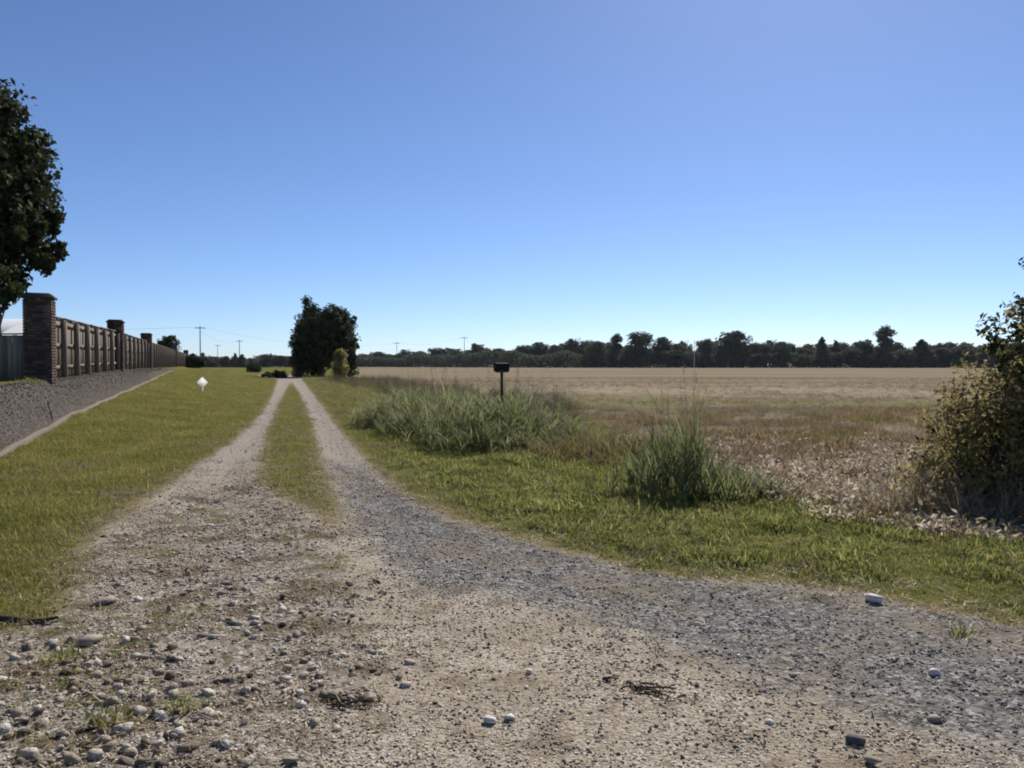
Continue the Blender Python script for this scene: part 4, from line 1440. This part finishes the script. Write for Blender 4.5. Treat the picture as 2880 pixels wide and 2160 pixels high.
# ================================================================== BUSHES ON THE RIGHT
def shrub(name, label, cx, cy, lobes, n_brown, n_olive, n_dark, size, stems, clumps=90, height_=1.4, extra_twigs=0):
    root = thing(name, label, 'bush', (cx, cy, gz(cx, cy)))
    g = Geo()
    L = np.array(lobes)
    for i in range(stems):
        lb = L[i % len(L)]
        tip = lb[:3] + unit(1)[0] * lb[3:6] * 0.9
        tip[2] = max(tip[2], 0.25)
        b = np.array([rng.normal() * 0.12, rng.normal() * 0.10, -0.05])
        m = b * 0.45 + tip * 0.55 + np.array([0, 0, 0.12])
        g.add(*tube([b, (b + m) / 2 + rng.normal(size=3) * 0.03, m, (m + tip) / 2 + rng.normal(size=3) * 0.03, tip], np.linspace(0.014, 0.003, 5), 5))
    obj('stems', g.mesh(name + '_stems', M_BARK, True), root)
    for nm, n, mt in (('brown_leaves', n_brown, M_LEAF_BROWN), ('olive_leaves', n_olive, M_LEAF_OLIVE), ('green_leaves', n_dark, M_LEAF_DARK)):
        if n:
            P, Nn = crown_points(lobes, n, clumps, 0.30, 0.2)
            P[:, 2] = np.maximum(P[:, 2], 0.03 + 0.1 * rng.random(n))
            V, F = leaf_cards(P, size * (0.6 + 0.8 * rng.random(n)), 0.2, 0.5, Nn, 0.15)
            obj(nm, mesh_np(name + nm, V, F, [mt]), root)
    return root


lobes = [(-0.15, -0.1, 0.30, 0.55, 0.5, 0.32), (0.0, 0, 0.55, 0.62, 0.6, 0.55), (0.45, 0.1, 0.85, 0.62, 0.6, 0.6), (0.25, 0, 1.15, 0.45, 0.45, 0.38), (0.85, 0.1, 0.6, 0.6, 0.6, 0.6), (-0.15, -0.1, 0.95, 0.32, 0.35, 0.3), (0.9, 0, 1.2, 0.45, 0.45, 0.4)]
shrub('brown_bush', 'brownish olive bush with dying leaves at the right edge', 4.74, 7.95, lobes, 2600, 7200, 500, 0.056, 110, 130)
b_ = [(4.35 + 0.75 * math.cos(a), 7.55 + 0.5 * math.sin(a)) for a in np.linspace(0, 6.28, 12)[:-1]]
weed_patch(70, b_, 0.2, 0.6, M_GRASS_DRY, 'dry_grass_tuft', 'pale dry grass stems at the foot of the brown bush', 'grass', 12, 0.010, 0.2, 0.5, 0.9)
lobes = [(0, 0, 1.75, 0.50, 0.5, 0.42), (0.2, 0, 2.05, 0.42, 0.42, 0.34), (0.15, 0, 1.3, 0.55, 0.5, 0.5), (0.3, -0.1, 0.7, 0.62, 0.55, 0.6), (-0.1, -0.2, 0.35, 0.5, 0.45, 0.35)]
sap = shrub('leafy_sapling', 'dark green leafy sapling rising behind the brown bush at right edge', 5.62, 8.25, lobes, 500, 900, 6200, 0.072, 34)
g = Geo()
cur = np.array([[0.15, 0, 1.9], [0.12, 0, 2.25], [0.02, -0.02, 2.48], [-0.10, -0.03, 2.57]])
g.add(*tube(cur, [0.010, 0.008, 0.006, 0.003], 5))
obj('twig', g.mesh('twig', M_BARK, True), sap)
nn = 26
C_ = cur[3] + rng.normal(size=(nn, 3)) * np.array([0.055, 0.05, 0.035])
V, F = leaf_cards(C_, 0.07, 0.2, 0.5)
obj('twig_leaves', mesh_np('twig_leaves', V, F, [M_LEAF_DARK]), sap)

# ================================================================== GRAVEL AND STONES
ST = [stone_mesh('stone_%d' % i, M_STONE, 100 + i) for i in range(7)]
SG = [stone_mesh('stone_grey_%d' % i, M_STONE_GREY, 200 + i) for i in range(7)]
k = NT('stone_bank')
co = k.objco()
M_STONE_BANK = k.principled(k.ramp(k.rnd(), [(0.0, (0.07, 0.06, 0.052)), (0.5, (0.125, 0.108, 0.094)), (0.9, (0.18, 0.158, 0.14)), (1.0, (0.26, 0.235, 0.21))]), 0.9, k.bump(k.noise(co, 9, 4), 0.4, 0.05), spec=0.15)
SB = [stone_mesh('stone_bank_%d' % i, M_STONE_BANK, 300 + i) for i in range(7)]
TRACK = SET['gravel_track']


def stones_for(x, y, sizes, protos, name, label, parent=TRACK):
    n = len(x)
    z = height(x, y) + sizes * 0.08
    rot = np.stack([rng.normal(size=n) * 0.35, rng.normal(size=n) * 0.35, rng.uniform(0, 6.28, n)], 1)
    return scatter(name, np.stack([x, y, z], 1), rot, np.stack([sizes] * 3, 1), rng.integers(0, len(protos), n), protos, None, None, parent)


def field_of(x, y):
    return masks(x, y)


# coarse brown cobbles on the left
x, y = rand_in(-7.0, 2.2, 2.0, 13.5, 120000)
gr, grey, coarse, field, bank, sd, sf = masks(x, y)
cl = fbm(x, y, 1.3, 91)
keep = (sd > -0.25 + 0.5 * rng.random(len(x))) & (rng.random(len(x)) < coarse * np.clip(cl * 2.6 - 0.85, 0.10, 1) * np.interp(y, [2, 5, 13], [0.75, 0.55, 0.35]))
x, y, cl = x[keep], y[keep], cl[keep]
sz = (0.008 + 0.046 * rng.random(len(x)) ** 4.2 + 0.010 * cl) * np.interp(y, [2.5, 3.6, 6], [1.25, 1.1, 1.0])
big_pool = [(x, y, sz, 0)]
xs_, ys_, ss_ = x, y, sz
# grey chippings on the right
x, y = rand_in(-4.5, 6.5, 2.0, 16.0, 120000)
gr, grey, coarse, field, bank, sd, sf = masks(x, y)
cl = fbm(x, y, 1.1, 95)
keep = (sd > -0.1 + 0.2 * rng.random(len(x))) & (rng.random(len(x)) < grey * np.clip(cl * 2.0 - 0.3, 0.2, 1) * np.interp(y, [2, 6, 16], [1, 0.7, 0.3]))
x, y, cl = x[keep], y[keep], cl[keep]
szg = 0.007 + 0.024 * rng.random(len(x)) ** 4 + 0.004 * cl
xg, yg = x, y
# fine stuff all over the tan middle and along the ruts
x, y = wedge(190000, 2.2, 30, 1.5, 1.5)
gr, grey, coarse, field, bank, sd, sf = masks(x, y)
keep = (sd > -0.15 + 0.3 * rng.random(len(x))) & (rng.random(len(x)) < np.clip(fbm(x, y, 1.6, 98) * 1.9 - 0.35, 0.1, 1))
xt, yt = x[keep], y[keep]
szt = (0.006 + 0.020 * rng.random(len(xt)) ** 5) * np.interp(yt, [2, 8, 30], [1, 1.6, 2.6])

# packed small stones over the near ground, half sunk
nn_ = 170000
yn = 2.2 + 8.8 * rng.random(nn_) ** 1.5
xn = rng.uniform(-1, 1, nn_) * (0.70 * yn + 0.8)
gr, grey, coarse, field, bank, sd, sf = masks(xn, yn)
pk = np.clip(fbm(xn, yn, 2.2, 133) * 2.6 - 0.65, 0.12, 1) * np.interp(yn, [2.2, 5, 11], [1, 0.8, 0.5]) * (0.55 + 0.45 * np.maximum(grey, coarse))
keep = (sd > -0.1 + 0.25 * rng.random(nn_)) & (rng.random(nn_) < pk)
xn, yn, grn = xn[keep], yn[keep], grey[keep]
szn = (0.007 + 0.012 * rng.random(len(xn)) ** 2) * np.interp(yn, [2, 5, 11], [1, 1.15, 1.7])
isg = rng.random(len(xn)) < sstep(0.25, 0.8, grn + 0.8 * (fbm(xn, yn, 1.3, 137) - 0.5))

# the largest stones become pieces of their own
allx = np.concatenate([xs_, xg, xt])
ally = np.concatenate([ys_, yg, yt])
alls = np.concatenate([ss_, szg, szt])
grp = np.concatenate([np.zeros(len(xs_)), np.ones(len(xg)), np.full(len(xt), 2)])
rank = alls / np.hypot(allx, ally)
rank[(np.abs(allx) > 0.66 * ally + 0.05) | (ally < 2.75) | (grp == 2) & (ally > 12)] = 0
order = np.argsort(-rank)
take = np.zeros(len(allx), bool)
take[order[:290]] = True
for i in np.nonzero(take)[0]:
    m = (SG if grp[i] == 1 else ST)[int(rng.integers(0, 7))]
    s = alls[i] * 1.25
    zz = gz(allx[i], ally[i])
    obj('stone', m, TRACK, (allx[i], ally[i], zz + s * 0.12), (rng.normal() * 0.3, rng.normal() * 0.3, rng.uniform(0, 6.28)), (s, s, s))
for gi, protos, nm in ((0, ST, 'coarse_gravel'), (1, SG, 'grey_gravel'), (2, ST, 'fine_gravel')):
    q = (grp == gi) & ~take
    stones_for(allx[q], ally[q], alls[q], protos, nm, None)
k = NT('stone_fine')
M_STONE_FINE = k.principled(k.ramp(k.rnd(), [(0.0, (0.19, 0.15, 0.108)), (0.3, (0.345, 0.29, 0.22)), (0.7, (0.45, 0.39, 0.305)), (0.95, (0.60, 0.535, 0.44)), (1.0, (0.76, 0.71, 0.62))]), 0.9, spec=0.1)
k = NT('stone_fine_grey')
M_STONE_FINE_G = k.principled(k.ramp(k.rnd(), [(0.0, (0.085, 0.08, 0.074)), (0.3, (0.18, 0.172, 0.16)), (0.7, (0.265, 0.252, 0.235)), (0.95, (0.38, 0.365, 0.34)), (1.0, (0.6, 0.57, 0.52))]), 0.9, spec=0.1)
stones_for(xn[~isg], yn[~isg], szn[~isg], [stone_mesh('chip_%d' % i, M_STONE_FINE, 400 + i, 0.42) for i in range(6)], 'packed_gravel', None)
stones_for(xn[isg], yn[isg], szn[isg], [stone_mesh('chip_grey_%d' % i, M_STONE_FINE_G, 420 + i, 0.42) for i in range(6)], 'packed_grey_gravel', None)
# stones on the dark bank
sb = rng.uniform(-10, 40, 17000)
ub = rng.uniform(0.1, 0.8, 17000)
x, y = fence_pt(sb, ub)
n = len(x)
scatter('bank_stones', np.stack([x, y, height(x, y)], 1), rng.uniform(0, 6.28, (n, 3)), np.repeat((0.02 + 0.035 * rng.random(n) ** 2)[:, None], 3, 1), rng.integers(0, 7, n), SB, None, None, SET['gravel_bank'])

# grass creeping over the edging and along the top of the bank
sb = rng.uniform(-11, 45, 2600)
ub = np.where(rng.random(2600) < 0.55, rng.normal(size=2600) * 0.07 + 0.93, rng.normal(size=2600) * 0.10 + 0.12)
x, y = fence_pt(sb, ub)
keep = (fbm(x, y, 0.9, 141) > 0.47) & ((ub > 0.5) | (np.abs(sb - np.round(sb / 15) * 15) > 0.4)) & ~((ub < 0.3) & (ub > -0.08) & (sb > 0.3) & (ub < 0.24))
x, y = x[keep], y[keep]
lay('bank_grass', x, y, 0.0, 0.7 + 0.9 * rng.random(len(x)), T_LUSH, [1, 1, 1, 1, 2.0, 2.0], 'rough grass creeping over the edging and the top of the bank', 'grass', 0.3)

# straw and dead leaf bits on the gravel
T_BIT = []
for _ in range(5):
    n = 6
    V, F = blades(np.stack([rng.normal(size=n) * 0.04, rng.normal(size=n) * 0.04, 0.004 + 0.008 * rng.random(n)], 1), rng.uniform(0, 6.28, n), 0.03 + 0.06 * rng.random(n), 1.3 + 0.25 * rng.random(n), 0.25 * rng.random(n),
                  0.004 + 0.005 * rng.random(n), 3, rng.normal(size=n) * 0.5)
    T_BIT.append(mesh_np('straw', V, F, [M_TRASH if _ < 2 else (M_GRASS_DRY if _ < 4 else M_LEAF_BROWN)]))
x, y = rand_in(-6, 6, 2.2, 12, 26000)
gr, grey, coarse, field, bank, sd, sf = masks(x, y)
pr = np.clip(fbm(x, y, 1.0, 111) * 2.4 - 0.85, 0, 1) * (0.35 + 0.65 * coarse) * (1 - 0.6 * grey) + 0.7 * np.clip(1 - np.abs(sd) / 0.35, 0, 1)
keep = (sd > -0.5) & (rng.random(len(x)) < pr)
x, y = x[keep], y[keep]
lay('straw_litter', x, y, -0.006, 0.6 + 0.7 * rng.random(len(x)), T_BIT, [1] * 5, 'bits of straw and dead leaf lying on the gravel', 'litter', 0.15)
# small grass sprigs in the gravel on the left
x, y = rand_in(-6, 1.5, 2.3, 9, 9000)
gr, grey, coarse, field, bank, sd, sf = masks(x, y)
keep = (sd > -0.3) & (rng.random(len(x)) < coarse * np.clip(fbm(x, y, 0.9, 121) * 3.2 - 1.5, 0, 0.8))
x, y = x[keep], y[keep]
lay('gravel_sprigs', x, y, 0.0, 0.35 + 0.35 * rng.random(len(x)), T_LUSH, [1, 1, 1, 1, 1.5, 1.5], 'sparse grass growing through the gravel at left', 'grass', 0.3)


# ---- stones and bits one can point at
def rock(dx, dy, wpx, mat, seed, label, flat=0.62, sink=0.16):
    p = gp(dx, dy)
    d = math.hypot(*p)
    w = wpx * 1.302 / FPX * p[1]
    me = stone_mesh('rock', mat, seed, flat, False, 0.5, 9, 0.38)
    o = obj('rock', me, None, (p[0], p[1], gz(*p) + w * flat * 0.5 - w * sink), (0, 0, rng.uniform(0, 6.28)), (w, w, w))
    tag(o, label, 'rock')
    return o


rock(1885, 1300, 46, M_STONE_WHITE, 1, 'large white stone at the right edge of the grey gravel by the grass')
rock(2015, 1452, 32, M_STONE_WHITE, 2, 'white stone with a dark shadow on the grey gravel at far right')
rock(2018, 1552, 34, M_STONE_TAN, 3, 'pale tan stone below the white one at far right')
rock(1850, 1600, 52, M_STONE_DARK, 4, 'dark lump of stone near the bottom right of the gravel')
rock(1880, 1648, 44, M_STONE_TAN, 5, 'grey tan stone at the bottom edge below the dark lump')
rock(195, 1388, 74, M_STONE_TAN, 6, 'big greyish rock on the left side near the fallen stick', 0.6, 0.2)
rock(648, 1532, 36, M_STONE_WHITE, 7, 'bright white flat stone in the lower left middle of the gravel', 0.5)
rock(1055, 1560, 34, M_STONE_WHITE, 8, 'white stone of a close pair at the bottom centre, the left one')
rock(1102, 1552, 28, M_STONE_WHITE, 9, 'smaller white stone of the close pair at bottom centre, the right one')
rock(1145, 1455, 22, M_STONE_WHITE, 10, 'small white pebble above the pair at bottom centre')
rock(272, 1385, 24, M_STONE_WHITE, 12, 'small white pebble just right of the big greyish rock')
rock(225, 1300, 70, M_STONE_TAN, 13, 'low brown rock with a dark underside at the left grass edge', 0.4, 0.12)
rock(462, 1375, 26, M_STONE_WHITE, 14, 'small pale stone among cobbles right of the big greyish rock')
rock(540, 1650, 30, M_STONE_WHITE, 15, 'pale stone at the bottom edge left of centre')
rock(1662, 1560, 22, M_STONE_WHITE, 16, 'tiny white pebble left of the dark lump at lower right')

# fallen stick on the left
M_STICK = plain_mat('stick', (0.055, 0.042, 0.032), 0.9, 0.3, 20, bump=0.5)
a, b = gp(-70, 1352), gp(128, 1342)
pts = []
for tt in np.linspace(0, 1, 7):
    q = a * (1 - tt) + b * tt
    pts.append([q[0], q[1] + 0.012 * math.sin(5 * tt), gz(*q) + 0.022 + 0.012 * math.sin(tt * 7)])
t = thing('fallen_stick', 'dark fallen stick lying at the left edge where grass meets gravel', 'stick', tuple(pts[0]))
g = Geo().add(*tube(np.array(pts) - np.array(pts[0]), [0.016, 0.02, 0.021, 0.019, 0.017, 0.014, 0.008], 7))
obj('stem', g.mesh('stick_stem', M_STICK, True), t)
pp = np.array(pts) - np.array(pts[0])
obj('side_twig', Geo().add(*tube([pp[5], pp[5] + np.array([0.03, -0.03, 0.01]), pp[5] + np.array([0.05, -0.07, -0.01])], [0.008, 0.006, 0.003], 5)).mesh('side_twig', M_STICK, True), t)

# dead weed on the bank by the edging
x, y = fence_pt(-2.6, 0.72)
t = thing('dead_weed', 'dark dead weed stalk leaning on the bank just above the edging', 'weed', (x, y, gz(x, y)))
g = Geo()
g.add(*tube([[0, 0, -0.05], [-0.05, 0.0, 0.2], [-0.14, 0.02, 0.42]], [0.016, 0.012, 0.006], 5))
for _ in range(10):
    q = rng.uniform(0.1, 0.4)
    g.add(*tube([[-0.3 * q, 0, q], [-0.3 * q + rng.normal() * 0.06, rng.normal() * 0.05, q + 0.1]], [0.007, 0.003], 4))
obj('stalk', g.mesh('dead_weed_stalk', M_STICK, True), t)

# green sprigs in the gravel
for (dx, dy, sc_, label) in [(405, 1530, 1.0, 'green leafy sprig growing in the gravel at lower left, right one of two'),
                             (238, 1560, 1.1, 'dark green sprig growing in the gravel at lower left, left one of two'),
                             (2078, 1370, 0.9, 'small green sprig in the grey gravel near the right edge'),
                             (130, 1425, 0.9, 'sparse green sprig in the gravel below the fallen stick')]:
    p = gp(dx, dy)
    t = thing('weed_sprig', label, 'weed', (p[0], p[1], gz(*p)), 0, 'green sprigs in the gravel')
    n = 46
    a = rng.uniform(0, 6.28, n)
    rr = 0.07 * np.sqrt(rng.random(n)) * sc_
    V, F = blades(np.stack([rr * np.cos(a) * 1.5, rr * np.sin(a), np.zeros(n) - 0.005], 1), rng.uniform(0, 6.28, n), (0.05 + 0.06 * rng.random(n)) * sc_, 0.3 + 0.5 * rng.random(n), 1.0 * rng.random(n), 0.006 + 0.006 * rng.random(n), 3)
    obj('leaves', mesh_np('sprig_leaves', V, F, [M_GRASS_LUSH]), t)
# clods of brown debris in the gravel
for (dx, dy, w, label) in [(1400, 1495, 150, 'brown streak of crumbled debris across the tan gravel right of centre'), (760, 1525, 110, 'brown debris patch beside the bright white stone'),
                           (600, 1050, 70, 'dark debris patch where the middle grass strip ends')]:
    p = gp(dx, dy)
    L_ = w * 1.302 / FPX * p[1]
    t = thing('debris_patch', label, 'debris', (p[0], p[1], gz(*p)))
    n = 90
    ax = rng.normal(size=n) * L_ * 0.34
    ay = -ax * 0.55 * (1 if dx > 1000 else 0.1) + rng.normal(size=n) * L_ * 0.15
    zz = height(p[0] + ax, p[1] + ay) - gz(*p)
    V, F = leaf_cards(np.stack([ax, ay, zz + 0.004 + 0.008 * rng.random(n)], 1), 0.012 + 0.022 * rng.random(n), 1.2, 0.5)
    obj('dead_leaves', mesh_np('debris', V, F, [M_LEAF_BROWN]), t)
    g = Geo()
    for q in range(16):
        c0 = np.array([ax[q], ay[q], zz[q] + 0.01])
        dd = np.array([rng.normal() * 0.5 + 0.8, rng.normal() * 0.4 - 0.3, 0.1]) * 0.03
        g.add(*tube([c0 - dd, c0 + np.array([0, 0, 0.006]), c0 + dd], [0.004, 0.005, 0.003], 5))
    obj('twigs', g.mesh('debris_twigs', M_STICK, True), t)

# ================================================================== AIR
hz_mat = bpy.data.materials.new('haze_air')
hz_mat.use_nodes = True
ht = hz_mat.node_tree
ht.nodes.clear()
ho = ht.nodes.new('ShaderNodeOutputMaterial')
hv = ht.nodes.new('ShaderNodeVolumePrincipled')
hv.inputs['Color'].default_value = (0.80, 0.88, 1.0, 1)
hv.inputs['Density'].default_value = 0.00006
hv.inputs['Anisotropy'].default_value = 0.2
ht.links.new(hv.outputs[0], ho.inputs['Volume'])
tag(obj('haze', Geo().add(*box(-3400, 3400, -60, 4000, -2.0, 19.0)).mesh('haze', hz_mat)), 'thin pale haze over the field', 'haze', kind='stuff')
